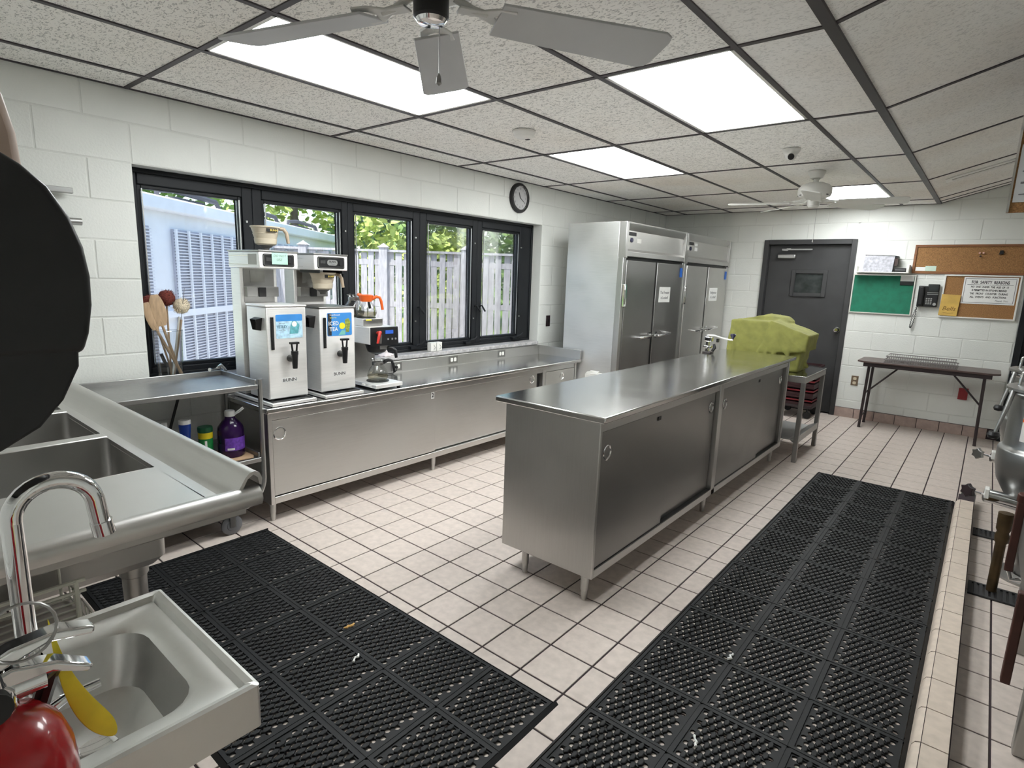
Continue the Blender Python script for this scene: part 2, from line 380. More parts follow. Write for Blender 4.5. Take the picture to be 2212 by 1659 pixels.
for a in range(6):
    for b in range(len(YL)-1):
        if (a, b) in lights: continue
        x, y, w_, d_ = XL[a], YL[b], XL[a+1]-XL[a], YL[b+1]-YL[b]
        o = link('ceiling_tile', ctile(w_, d_, CTILE if YL[b] < 3.0 and a < 5 else CTILE2, 0), CTILE if YL[b] < 3.0 and a < 5 else CTILE2, ceiling, (x, y, H))
def tbar(mb, name='grid_bar'): return part(mb, name, TBAR, ceiling, smooth=False)
for x in XL: 
    wd = 0.012 if x != XF else 0.02
    tbar(MB().box(x-wd, x+wd, YB, L, H-0.004, H+0.03))
for y in YL[1:]:
    tbar(MB().box(0, XF, y-0.012, y+0.012, H-0.003, H+0.03))
# sloping bay on the right
MS = Matrix.Translation((XF,0,H)) @ Matrix.Rotation(-math.atan(SLOPE),4,'Y')
SW = (XR-XF)/math.cos(math.atan(SLOPE))
for b in range(len(YL)-1):
    for k, (s0, s1) in enumerate(((0.0, 1.2192), (1.2192, SW))):
        o = link('ceiling_tile', ctile(s1-s0, YL[b+1]-YL[b], CTILE2, 0), CTILE2, ceiling); o.matrix_local = MS @ Matrix.Translation((s0, YL[b], 0))
for y in YL[1:]: tbar(MB(MS).box(0, SW, y-0.012, y+0.012, -0.003, 0.03))
tbar(MB(MS).box(0, SW, 6.33-0.008, 6.33+0.008, -0.003, 0.02))
tbar(MB(MS).box(1.2192-.012, 1.2192+.012, YB, L, -0.003, 0.03))
part(MB(MS).box(-.02, SW+.3, YB-.1, L+.1, 0.06, 0.09), 'ceiling_backing', MATS['ceiling_void'], ceiling, smooth=False)
# light panels
EM = bpy.data.materials.new('light_diffuser'); EM.use_nodes = True
n_ = EM.node_tree; b_ = n_.nodes['Principled BSDF']; b_.inputs['Base Color'].default_value = (.9,.9,.9,1)
nz_ = n_.nodes.new('ShaderNodeTexNoise'); nz_.inputs['Scale'].default_value = 2.0
mr_ = n_.nodes.new('ShaderNodeMapRange'); mr_.inputs[3].default_value = LAMP*0.97; mr_.inputs[4].default_value = LAMP*1.03
n_.links.new(nz_.outputs[0], mr_.inputs[0]); n_.links.new(mr_.outputs[0], b_.inputs['Emission Strength']); b_.inputs['Emission Color'].default_value = (0.965, 1.0, 1.0, 1)
LLAB = {1: 'glowing ceiling light panel behind the large near fan', 2: 'glowing ceiling light panel nearest the middle of the room, largest in view',
        3: 'glowing ceiling light panel beyond the smoke detector', 4: 'glowing ceiling light panel behind the small far white fan', 5: 'unseen ceiling light panel added in the passage to brighten near surfaces'}
for (a, b), k in lights.items():
    x0, x1, y0, y1 = XL[a], XL[a+1], YL[b], YL[b+1]
    t = thing('ceiling_light', LLAB[k], 'ceiling light', ((x0+x1)/2, (y0+y1)/2, H), 'ceiling light panels')
    g = 0.0125
    part(MB().box(x0+g,x1-g,y0+g,y1-g,H+.012,H+.05), 'housing', WHITE, t, smooth=False)
    part(MB().box(x0+g,x1-g,y0+g,y0+g+.018,H-.001,H+.012).box(x0+g,x1-g,y1-g-.018,y1-g,H-.001,H+.012).box(x0+g,x0+g+.018,y0+g,y1-g,H-.001,H+.012).box(x1-g-.018,x1-g,y0+g,y1-g,H-.001,H+.012), 'frame', WHITE, t, smooth=False)
    part(MB().box(x0+g+.018,x1-g-.018,y0+g+.018,y1-g-.018,H+.002,H+.010), 'diffuser', EM, t, smooth=False)
# slot vent in the sloping bay
t = thing('ceiling_vent', 'long pale slot vent in the sloping ceiling at the right', 'vent', (3.4,5.17,ceil_z(3.4)))
Mv = MS @ Matrix.Translation((0.12, 5.10, 0))
part(MB(Mv).box(0.0,0.50,0,0.14,-0.012,0.0), 'frame', mat('vent_beige',(0.95,0.93,0.9),.6), t, bevel=.003)
part(MB(Mv).box(0.045,0.455,0.03,0.11,-0.014,-0.011), 'grille', mat('vent_shadow',(0.30,0.28,0.26),.7), t)
for k in range(3): part(MB(Mv).box(0.045,0.455,0.045+k*.022,0.052+k*.022,-0.017,-0.012), 'slat', MATS['vent_beige'], t)

# ---- baseboard tiles along the back wall
bb = part(MB().box(DX1,3.87,L-.004,L+.002,0,.112), 'baseboard_back', GROUT, None, smooth=False); tag(bb, 'pinkish tile baseboard along the back wall', 'baseboard', kind='structure')
TILE2 = mat('base_tile', (0.40,0.30,0.265), .45, var=.12, scale=20)
bm_ = MB().prism([(0.003,0.0),(0.2,0.0),(0.2,0.108),(0.003,0.108)],'y',-0.016,0).mesh('tile',smooth=False)
for k in range(8):
    x = 2.383+k*.2032-0.02
    o = link('tile', bm_, TILE2, bb, (x, L-.004, 0)) if x+.2 < 3.9 else None

# ---- window: black frame, five casements
tr = part(MB().box(-.215,-.110,WO[0],WO[1],2.006,2.032).box(-.215,-.110,WO[0],WO[1],.848,.872).box(-.215,-.110,0.0,.028,.86,2.02).box(-.215,-.110,3.63,3.6576,.86,2.02), 'trim_1', BLACKF, None, bevel=.004)
tag(tr, 'black outer frame of the long window', 'window frame', kind='structure')
PAN = [(.076,.62),(.792,1.354),(1.494,2.032),(2.219,2.744),(2.913,3.429)]
edges = [0.028] + [(PAN[i][1]+PAN[i+1][0])/2 for i in range(4)] + [3.63]
for i,(a,b) in enumerate(PAN):
    wn = thing('window_%d'%(i+1), ['black casement window beside the wooden utensils','black casement window behind the tea brewers','black casement window behind the coffee carafes','black casement window with the middle view of the fence','black casement window nearest the refrigerators'][i], 'window', (-.12,(a+b)/2,.87), kind='structure')
    e0, e1 = edges[i], edges[i+1]; zb, zt_ = .925, 1.925
    part(MB().box(-.20,-.118,e0,a-.022,.87,2.008).box(-.20,-.118,b+.022,e1,.87,2.008).box(-.20,-.118,a-.022,b+.022,1.945,2.008).box(-.20,-.118,a-.022,b+.022,.87,.905), 'mullion', BLACKF, wn, bevel=.006)
    part(MB().box(-.18,-.132,a-.022,a,.905,1.945).box(-.18,-.132,b,b+.022,.905,1.945).box(-.18,-.132,a,b,zt_,1.945).box(-.18,-.132,a,b,.905,zb), 'sash', BLACKF, wn, bevel=.004)
    part(MB().box(-.160,-.154,a,b,zb,zt_), 'pane', GLASSW, wn, smooth=False)
    part(MB().box(-.122,-.116,a-.004,a+.002,zb,zt_).box(-.122,-.116,b-.002,b+.004,zb,zt_), 'glazing_bead', ALU, wn)
    for z in (1.79,1.10):
        part(MB().box(-.119,-.107,b+.035,b+.047,z,z+.012), 'screw', ALU, wn)
    if i >= 2:
        yc = (b-.03) if i != 2 else b+.02
        part(MB().box(-.118,-.082,yc-.05,yc+.05,.872,.895).tube([(-.088,yc,.89),(-.073,yc+.01,.91),(-.063,yc+.05,.915),(-.063,yc+.08,.94)],.007,8), 'crank', BLACKF, wn)
        part(MB().tube([(-.118,e1-.02 if i<4 else a-.03,1.22),(-.093,e1-.02 if i<4 else a-.03,1.225),(-.078,e1+.02 if i<4 else a,1.17)],.008,8), 'latch', BLACKF, wn)
sl = part(MB().box(-.13,.016,WO[0]+.002,WO[1]-.002,.8128,.848), 'trim_2', SILL, None, bevel=.006); tag(sl, 'speckled grey stone window sill', 'window sill', kind='structure')

# ---- charcoal door in the back wall
d1 = thing('door_1', 'charcoal metal door with small square window and steel knob', 'door', ((DX0+DX1)/2, L, 0), kind='structure')
part(MB().box(DX0,DX0+.055,L-.02,L+.12,0,DZ).box(DX1-.055,DX1,L-.02,L+.12,0,DZ).box(DX0+.055,DX1-.055,L-.02,L+.12,DZ-.055,DZ), 'door_frame', DARKD, d1, bevel=.004)
leaf = part(MB().box(DX0+.058,1.705,L+.05,L+.095,.012,DZ-.058).box(2.075,DX1-.058,L+.05,L+.095,.012,DZ-.058).box(1.705,2.075,L+.05,L+.095,.012,1.40).box(1.705,2.075,L+.05,L+.095,1.69,DZ-.058), 'door_leaf', DARKD, d1)
part(MB().box(1.69,1.735,L+.035,L+.052,1.385,1.705).box(2.045,2.09,L+.035,L+.052,1.385,1.705).box(1.735,2.045,L+.035,L+.052,1.66,1.705).box(1.735,2.045,L+.035,L+.052,1.385,1.43), 'window_trim', DARKD, d1, bevel=.005)
part(MB().box(1.73,2.05,L+.06,L+.068,1.42,1.67), 'pane', mat('dark_pane',(.03,.035,.034),.12,var=.5,scale=9), d1)
k_ = part(MB().lathe([(0,-.075),(.022,-.073),(.03,-.06),(.03,-.045),(.02,-.035),(.012,-.03),(.012,-.01),(.032,-.008),(.032,0)], (2.262,L+.05,1.012), 20, 'y'), 'door_knob', CHROME, d1)
part(MB().box(1.515,1.72,L-.005,L+.05,1.835,1.885), 'door_closer', ALU, d1, bevel=.01)
part(MB().box(1.56,1.90,L-.004,L+.01,1.935,1.95).prism([(1.56,1.93),(1.62,1.955),(1.66,1.955),(1.62,1.925)],'y',L-.008,L+.01), 'closer_arm', ALU, d1)
d2 = thing('door_2', 'plain dark door at the right end of the back wall', 'door', (4.35,L,0), kind='structure')
part(MB().box(3.87,3.925,L-.03,L+.12,0,2.05).box(4.77,4.82,L-.03,L+.12,0,2.05).box(3.925,4.77,L-.03,L+.12,2.0,2.05), 'door_frame', BLACKF, d2, bevel=.004)
part(MB().box(3.928,4.765,L+.0,L+.045,.012,1.995), 'door_leaf', BLACKF, d2)
part(MB().lathe([(0,-.075),(.03,-.06),(.03,-.045),(.012,-.03),(.012,0)], (4.02,L,1.0), 16, 'y'), 'door_knob', CHROME, d2)

# ================================================================== OUTSIDE
U = Vector((math.sin(YAW), math.cos(YAW), 0)); V = Vector((math.cos(YAW), -math.sin(YAW), 0))
OB = Vector((CAM.x, CAM.y, 0))
MO = Matrix(((V.x,U.x,0,OB.x),(V.y,U.y,0,OB.y),(0,0,1,0),(0,0,0,1)))      # local x = s (right), y = depth
GRASS = mat('grass', (0.16,0.26,0.05), .95, var=.4, scale=4, bump=.5, bscale=40)
gr = part(MB().quad((-60,-40,-.12),(-.22,-40,-.12),(-.22,60,-.12),(-60,60,-.12)), 'ground', GRASS, None, smooth=False)
solo(MB().box(-7.5,-.225,-3.5,7.0,-.13,-.105), 'bounce_pad', mat('concrete',(.58,.56,.53),.85,var=.1,scale=3,bump=.2), 'unseen pale concrete pad added outside the window to bounce sunlight up to the ceiling', 'bounce pad', kind='structure'); tag(gr, 'sunlit grass yard outside the window', 'ground', kind='structure')  # pale pad added out of view, bounces sunlight through the window onto the ceiling
HV = mat('hvac_panel', (0.72,0.75,0.79), .5, var=.03); FIN = mat('hvac_fins', (0.42,0.43,0.50), .5, var=.06)
hv = thing('air_conditioner', 'large pale grey air conditioning unit with louvered panels outside', 'air conditioner', MO @ Vector((-4.9,9,-.104)))
part(MB(MO).box(-5.8,-4.06,4.8,13.4,-.104,2.1), 'casing', HV, hv, smooth=False)
part(MB(MO).box(-5.9,-3.95,4.7,13.5,2.1,2.26), 'top_cap', HV, hv, bevel=.02)
part(MB(MO).box(-4.06,-3.98,4.8,13.4,-.104,.05), 'base_rail', HV, hv)
part(MB(MO).box(-4.06,-3.99,4.8,13.4,.90,.98), 'mid_rail', HV, hv)
for (a,b) in ((4.9,6.45),(6.9,9.05),(9.5,11.2),(11.6,13.3)):
    for (z0,z1) in ((.05,.90),(.98,1.92)):
        part(MB(MO).box(-4.07,-4.03,a,b,z0,z1), 'coil', FIN, hv, smooth=False)
        lv = MB(MO); z = z0+.03
        while z < z1-.02: lv.box(-4.03,-4.005,a,b,z,z+.012); z += .035
        o = part(lv, 'louvers', mat('hvac_louver',(.60,.62,.68),.5), hv, smooth=False); o['kind'] = 'stuff'
        y = a
        while y < b+.01: part(MB(MO).box(-4.01,-3.985,y-.012,y+.012,z0,z1), 'guard_bar', HV, hv, smooth=False); y += .268
pk = MB(MO); DKP = mat('dark_conduit',(.07,.07,.085),.7)
for k in range(4):
    y = 5.2+k*2.05
    pk.tube([(-4.4,y,2.26),(-4.4,y,2.4),(-4.35,y+.3,2.43),(-4.3,y+1.2,2.40),(-4.3,y+1.35,2.26)],.035,6)
    pk.box(-4.9,-4.35,y+.3,y+1.0,2.26,2.36)
part(pk, 'conduit', DKP, hv)
# weathered board fence
FW = mat('weathered_wood', (0.40,0.395,0.415), .85, var=.2, scale=7, stretch=(6,6,1), bump=.3, bscale=30)
fe = thing('wooden_fence', 'weathered grey board fence with capped posts outside the windows', 'fence', MO @ Vector((-1,9.5,-.12)))
s = -3.9; k = 0
FB = MB().box(-.050,.050,-.011,.011,0,1.93).mesh('board', smooth=False)
while s < 2.2:
    o = link('board', FB, FW, fe); dz = random.uniform(-.02,.02)
    o.matrix_local = Matrix.Translation(-fe.location) @ MO @ Matrix.Translation((s, 9.5+(.012 if k%2 else .04), -.10+dz)) @ Matrix.Rotation(random.uniform(-.012,.012),4,'Y') @ Matrix.Diagonal((random.uniform(.92,1.05),1,1,1))
    s += .117; k += 1
for z in (.25,.95,1.62): part(MB(MO).box(-3.95,2.2,9.525,9.56,z,z+.085), 'rail', FW, fe, smooth=False)
part(MB(MO).box(-3.95,2.2,9.47,9.60,1.83,1.865), 'top_rail', FW, fe, smooth=False)
for s in (-3.45,-2.15,-.82,.55,1.9):
    part(MB(MO).box(s-.065,s+.065,9.43,9.56,-.12,1.90).add([(s-.085,9.41,1.90),(s+.085,9.41,1.90),(s+.085,9.58,1.90),(s-.085,9.58,1.90),(s,9.495,1.97)],[(0,1,4),(1,2,4),(2,3,4),(3,0,4),(0,3,2,1)]), 'post', FW, fe, smooth=False)
# trees
LEAF = [mat('leaf_mid',(0.26,0.38,0.14),.7,var=.4,scale=2,spec=.2), mat('leaf_light',(0.42,0.50,0.15),.7,var=.3,scale=2,spec=.2), mat('leaf_blue',(0.24,0.37,0.24),.7,var=.3,scale=2,spec=.2)]
BARK = mat('bark',(0.10,0.08,0.07),.9,var=.3,scale=9)
def tree(s, d, r, z0, z1, kind, label, n=2600, lf=.16, trunk=True):
    c = MO @ Vector((s,d,-.12)); t = thing('tree', label, 'tree', c, 'trees beyond the fence')
    mb = MB(); rng = random.Random(int(s*100+d*10))
    blobs = [(Vector((rng.uniform(-.6,.6)*r, rng.uniform(-.6,.6)*r, rng.uniform(z0+.25*r,z1-.3*r))), rng.uniform(.35,.62)*r) for _ in range(16)]
    for i in range(n):
        bc, br = blobs[i % len(blobs)]
        dv = Vector((rng.gauss(0,1),rng.gauss(0,1),rng.gauss(0,1))).normalized()*br*rng.uniform(.55,1.05)
        p = c+bc+dv; a = Vector((rng.gauss(0,1),rng.gauss(0,1),rng.gauss(0,.6))).normalized(); b = a.cross(Vector((rng.gauss(0,1),rng.gauss(0,1),1))).normalized()
        l = lf*rng.uniform(.6,1.3)
        mb.add([p-a*l*.5-b*l*.28, p+a*l*.1-b*l*.4, p+a*l*.7, p+a*l*.1+b*l*.4, p-a*l*.5+b*l*.28], [(0,1,2,3,4)])
    o = part(mb, 'crown', LEAF[kind], t, smooth=False, recalc=False); o['kind'] = 'stuff'
    if trunk: part(MB().cyl(c, c+Vector((0,0,z0+.9*(z1-z0)*.6)), .16, .08, 10), 'trunk', BARK, t)
tree(-9.4,14.0,2.6,2.0,7.5,0,'tall green tree above the left part of the air conditioner', 3000, .2)
tree(-6.6,17.5,2.6,2.2,7.5,1,'light green tree with dark trunk above the air conditioner', 2600, .2)
tree(-3.05,12.3,.85,.6,2.9,1,'small yellow-green tree at the left end of the fence', 1200, .14)
tree(-4.4,20,2.4,.5,6.0,2,'blue-green tree behind the third casement window', 2600, .2)
tree(-1.7,18,2.2,.4,5.2,0,'rounded green tree behind the middle of the fence', 2400, .2)
tree(-1.35,13.6,.75,.5,2.7,1,'small yellow-green shrub tree over the fence top', 1400, .12)
tree(.9,20.5,2.3,.5,5.2,2,'hazy blue-green tree at the right end of the fence', 2600, .2)
tree(3.9,17,2.2,.5,5.4,0,'green tree beyond the last casement window', 2000, .2)
# ================================================================== MAIN FURNITURE
def dish_pull(parent, c, ax, r=.034):
    """round recessed finger pull: rim ring and hollow"""
    d = {'x': 'x', 'y': 'y'}[ax]
    o = part(MB().lathe([(r*.99,-.006),(r*1.08,.003),(r*.95,.005),(r*.88,.002),(r*.80,-.004),(r*.6,-.011),(r*.3,-.015),(0.0005,-.016)], c, 24, d), 'finger_pull', CHROME, parent)
    return o
def leg(parent, x, y, ztop, m=STEELV, r=.02):
    return part(MB().lathe([(r*1.3,ztop),(r*1.3,ztop-.012),(r,ztop-.016),(r*.92,.05),(r*.80,.048),(r*.72,.004),(r*.6,.0)], (x,y,0), 14), 'leg', m, parent)
# ---- island work table
IX0,IX1,IY0,IY1 = 1.845,2.393,0.975,4.05
isl = thing('work_island', 'long stainless steel island cabinet in the middle of the floor', 'cabinet', (2.1,2.6,0))
wtp = solo(MB().box(1.80,2.432,.942,4.075,.892,.922), 'worktop', STEELTOP, 'shiny stainless steel worktop on the island cabinet', 'worktop', bevel=.006)
part(MB().box(IX0,IX1,IY0,IY0+.02,.135,.891), 'end_panel', STEELV, isl, bevel=.004)
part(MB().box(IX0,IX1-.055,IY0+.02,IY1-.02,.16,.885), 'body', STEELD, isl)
part(MB().box(IX0,IX1,IY1-.02,IY1,.135,.891), 'end_panel', STEELV, isl, bevel=.004)
part(MB().box(IX0,IX1,IY0+.02,IY1-.02,.135,.175), 'bottom_rail', STEELV, isl, bevel=.003)
part(MB().box(IX0,IX1-.008,IY0+.02,IY1-.02,.835,.891), 'top_rail', STEELV, isl, bevel=.003)
part(MB().box(IX1-.05,IX1,2.44,2.50,.135,.885), 'center_post', STEELV, isl, bevel=.003)
part(MB().box(IX1-.04,IX1-.005,IY1-.075,IY1-.02,.175,.835), 'stile', STEELD, isl)
BAY = [((IY0+.022,1.70),(1.64,2.43)), ((2.502,3.38),(3.32,IY1-.08))]
for b_i,((a0,a1),(c0,c1)) in enumerate(BAY):
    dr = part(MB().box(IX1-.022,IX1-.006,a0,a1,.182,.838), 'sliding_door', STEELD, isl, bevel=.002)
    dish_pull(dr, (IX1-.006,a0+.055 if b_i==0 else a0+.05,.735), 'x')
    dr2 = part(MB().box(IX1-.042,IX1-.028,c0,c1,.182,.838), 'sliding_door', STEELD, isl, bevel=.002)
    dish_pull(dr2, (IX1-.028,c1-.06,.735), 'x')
    part(MB().box(IX1-.03,IX1-.027,a1-.1 if 0 else c0+.0,c0+.035,.785,.805), 'latch', BLACK, dr2) if 0 else None
    part(MB().box(IX1-.0065,IX1-.003,a1-.14,a1-.105,.795,.815), 'latch', BLACK, dr)
    part(MB().box(IX1-.03,IX1-.002,a0,c1,.172,.182), 'track', BLACK, isl)
for (x,y) in ((1.97,1.02),(2.335,1.015),(1.955,2.47),(2.335,2.47),(1.955,3.98),(2.335,3.98)): leg(isl, x, y, .137)
# ---- counter below the window
CZ = .715
ctr = thing('window_counter_cabinet', 'long low stainless steel cabinet under the window with sliding doors', 'cabinet', (.3,2.0,0))
cy0, cy1 = .425, 3.66
part(MB().box(.03,.45,cy0+.02,cy1-.02,.15,.675), 'body', STEELD, ctr)
part(MB().box(.03,.505,cy0,cy0+.025,.115,.682), 'end_panel', STEEL, ctr, bevel=.003)
part(MB().box(.03,.505,cy1-.025,cy1,.115,.682), 'end_panel', STEEL, ctr, bevel=.003)
part(MB().box(.03,.502,cy0+.025,cy1-.025,.115,.158), 'bottom_rail', STEEL, ctr, bevel=.003)
part(MB().box(.03,.498,cy0+.025,cy1-.025,.632,.682), 'top_rail', STEELV, ctr, bevel=.003)
part(MB().box(.45,.503,3.10,3.145,.158,.66), 'stile', STEEL, ctr, bevel=.003)
DOOR = steel('stainless_satin', (0.58,0.575,0.555), .42, (3,3,60))
d_a = part(MB().box(.482,.498,cy0+.028,1.745,.166,.63), 'sliding_door', DOOR, ctr, bevel=.002); dish_pull(d_a, (.498,.498,.545), 'x', .037)
part(MB().box(.4985,.5005,1.70,1.732,.582,.632), 'number_plate', PAPER, d_a)
d_b = part(MB().box(.462,.478,1.70,3.04,.166,.63), 'sliding_door', DOOR, ctr, bevel=.002); dish_pull(d_b, (.478,2.965,.58), 'x', .034)
part(MB().box(.4482,.46,3.03,3.10,.17,.63), 'dark_gap', BLACK, ctr)
d_c = part(MB().box(.482,.500,3.15,cy1-.03,.40,.63), 'drawer_front', DOOR, ctr, bevel=.002); dish_pull(d_c, (.500,3.41,.565), 'x', .032)
d_d = part(MB().box(.482,.500,3.15,cy1-.03,.166,.395), 'drawer_front', DOOR, ctr, bevel=.002); dish_pull(d_d, (.500,3.41,.32), 'x', .032)
for (x,y) in ((.46,.455),(.46,1.76),(.46,3.12),(.46,3.62),(.08,.455),(.08,3.62)): leg(ctr, x, y, .118)
text('2', .045, (.5012,1.716,.607), '+x', INK, d_a, bold=.02)
ct = thing('steel_countertop', 'stainless steel counter top with backsplash running under the window', 'worktop', (.3,2.0,CZ))
part(MB().box(.025,.548,.40,3.672,.683,CZ), 'top', STEELTOP, ct, bevel=.008)
part(MB().box(.004,.026,.40,3.672,.685,.806), 'backsplash', STEELV, ct, bevel=.003)
part(MB().box(.026,.548,3.652,3.672,CZ-.002,.806), 'end_splash', STEELV, ct, bevel=.003)
for k,(y,z) in enumerate(((2.393,.764),(3.048,.764),(1.755,.764))):
    o = thing('counter_outlet', ['double outlet on the steel backsplash, middle one','double outlet on the steel backsplash nearest the refrigerators','outlet with black plug on the backsplash behind the coffee pot'][k], 'outlet', (.027,y,z-.03), 'outlets on the backsplash')
    part(MB().box(.0262,.029,y-.055,y+.055,z-.034,z+.034), 'plate', STEELD, o, bevel=.002)
    for s_ in (-.02,.02): part(MB().prism(rrect(y+s_-.014,y+s_+.014,z-.017,z+.017,.008),'x',.029,.031), 'socket', WHITE, o)
    if k == 2: part(MB().cyl((.031,y-.02,z),(.06,y-.02,z),.014,.011,12).tube([(.055,y-.02,z),(.07,y-.03,z-.02),(.06,y-.06,CZ+.006),(.05,y-.2,CZ+.006)],.004,6), 'plug', BLACK, o)
# ---- two reach-in refrigerators
def fridge(y0, y1, label, sign, k):
    fx0, fx1, zt = .30, .945, 2.045
    t = thing('reach_in_refrigerator', label, 'refrigerator', ((fx0+fx1)/2,(y0+y1)/2,0), 'stainless reach-in refrigerators')
    FS = steel('fridge_side',(0.80,0.80,0.79),.46,(3,3,60)); FD = STEELD
    part(MB().box(fx0,fx1-.07,y0,y1,.13,zt), 'body', FS, t, bevel=.004)
    part(MB().box(fx0+.001,fx1-.07,y0-.002,y0,.13,1.735), 'side_panel', FS, t)
    # header: top lip, recessed panel, lower lip, side posts
    part(MB().prism([(fx1-.07,zt),(fx1,zt),(fx1,zt-.02),(fx1-.035,zt-.075),(fx1-.07,zt-.075)],'y',y0+.03,y1-.02), 'header_lip', STEELV, t, bevel=.002)
    hp = part(MB().box(fx1-.07,fx1-.03,y0+.03,y1-.02,1.80,zt-.075), 'control_panel', STEEL, t)
    part(MB().prism([(fx1-.07,1.80),(fx1-.03,1.80),(fx1-.002,1.775),(fx1-.002,1.73),(fx1-.07,1.73)],'y',y0+.03,y1-.02), 'header_lip', STEELV, t, bevel=.002)
    part(MB().box(fx1-.075,fx1+.004,y0,y0+.045,1.715,zt), 'header_post', STEELV, t, bevel=.003)
    part(MB().box(fx1-.075,fx1+.004,y1-.03,y1,1.715,zt), 'header_post', STEELV, t, bevel=.003)
    part(MB().box(fx1-.03,fx1-.026,y0+.09,y0+.25,1.925,1.958), 'thermometer', BLACK, hp, bevel=.002)
    part(MB().cyl((fx1-.03,y0+.165,1.885),(fx1-.022,y0+.165,1.885),.022,n=16), 'control_knob', mat('navy_plastic',(.02,.02,.06),.4), hp)
    part(MB().box(fx1-.03,fx1-.0285,y0+.28,y0+.36,1.865,1.905), 'info_sticker', PAPER if k else WHITE, hp)
    if k: part(MB().box(fx1-.03,fx1-.0285,y0+.28,y0+.36,1.92,1.95), 'info_sticker', PAPER, hp); part(MB().box(fx1+.0042,fx1+.0055,y0+.012,y0+.042,1.86,1.91), 'info_sticker', PAPER, t)
    # doors
    ym = (y0+y1)/2; gap = .022
    part(MB().box(fx1-.07,fx1-.045,y0+.02,y1-.02,.14,1.73), 'door_gasket', BLACK, t)
    part(MB().box(fx1-.07,fx1-.012,y0,y0+.055,.13,1.715), 'stile', STEELV, t, bevel=.003)
    part(MB().box(fx1-.07,fx1-.012,y1-.045,y1,.13,1.715), 'stile', STEELV, t, bevel=.003)
    for s_,(a,b) in ((-1,(y0+.06,ym-gap)),(1,(ym+gap,y1-.05))):
        dr = part(MB().box(fx1-.045,fx1-.004,a,b,.16,1.695), 'door', STEELD if not k else STEEL, t, bevel=.005)
        ha, hb = (b-.30,b-.05) if s_ < 0 else (a+.05,a+.33)
        part(MB().tube([(fx1-.004,ha,.945),(fx1+.035,ha,.945),(fx1+.04,ha+.02,.945),(fx1+.04,hb,.96),(fx1+.0,hb+.01,.96)],.012,10).box(fx1-.004,fx1+.006,(hb if s_<0 else ha)-.02,(hb if s_<0 else ha)+.03,.92,.985), 'handle', CHROME, dr)
    part(MB().box(fx1-.012,fx1+.012,y0+.015,y0+.06,1.26,1.47).tube([(fx1+.012,y0+.03,1.28),(fx1+.012,y0+.03,1.46)],.009,8), 'hinge', CHROME, t, bevel=.003)
    for (x,y) in ((fx0+.06,y0+.06),(fx0+.06,y1-.06),(fx1-.1,y0+.06),(fx1-.1,y1-.06)): leg(t, x, y, .132, STEELV, .024)
    sy = ym+.10
    sg = solo(MB().box(fx1-.0035,fx1-.001,sy,sy+.26,1.29,1.45), 'paper_sign', PAPER, sign[0], 'sign', 'paper signs on the refrigerators')
    text(sign[1], .043, (fx1-.0008,sy+.13,1.392), '+x', GREYINK, sg, bold=.012, sx=sign[3])
    text(sign[2], .043, (fx1-.0008,sy+.13,1.337), '+x', GREYINK, sg, bold=.012)
    mg = solo(MB().box(fx1-.0035,fx1+.002,y1-.115,y1-.06,1.56,1.66), 'blue_magnet', mat('blue_magnet',(.02,.12,.5),.4), 'small blue magnet high on the door of the %s refrigerator'%('nearer' if not k else 'farther'), 'magnet')
fridge(3.70, 5.075, 'stainless two-door reach-in refrigerator next to the window counter', ('white paper sign on the nearer refrigerator door','The Freezer','is Locked!',1.0), 0)
fridge(5.085, 6.455, 'stainless two-door reach-in refrigerator in the far corner', ('white paper sign on the farther refrigerator door','Refrigerator','is Locked!',.95), 1)
# white cutting boards standing between counter and refrigerator
for k in range(3):
    solo(MB().box(.62+.0,.80,3.676-.016*k-.004+.0,3.686-.016*k-.004,.001,.60-.01*k).box(.66,.76,3.676-.016*k-.004,3.686-.016*k-.004,.60-.01*k,.615-.01*k), 'cutting_board', mat('white_poly',(.75,.74,.70),.5), ['white cutting board against the refrigerator side','white cutting board in the middle of the three standing on edge','white cutting board standing nearest the window counter end'][k], 'cutting board', 'cutting boards standing on edge', bevel=.003)
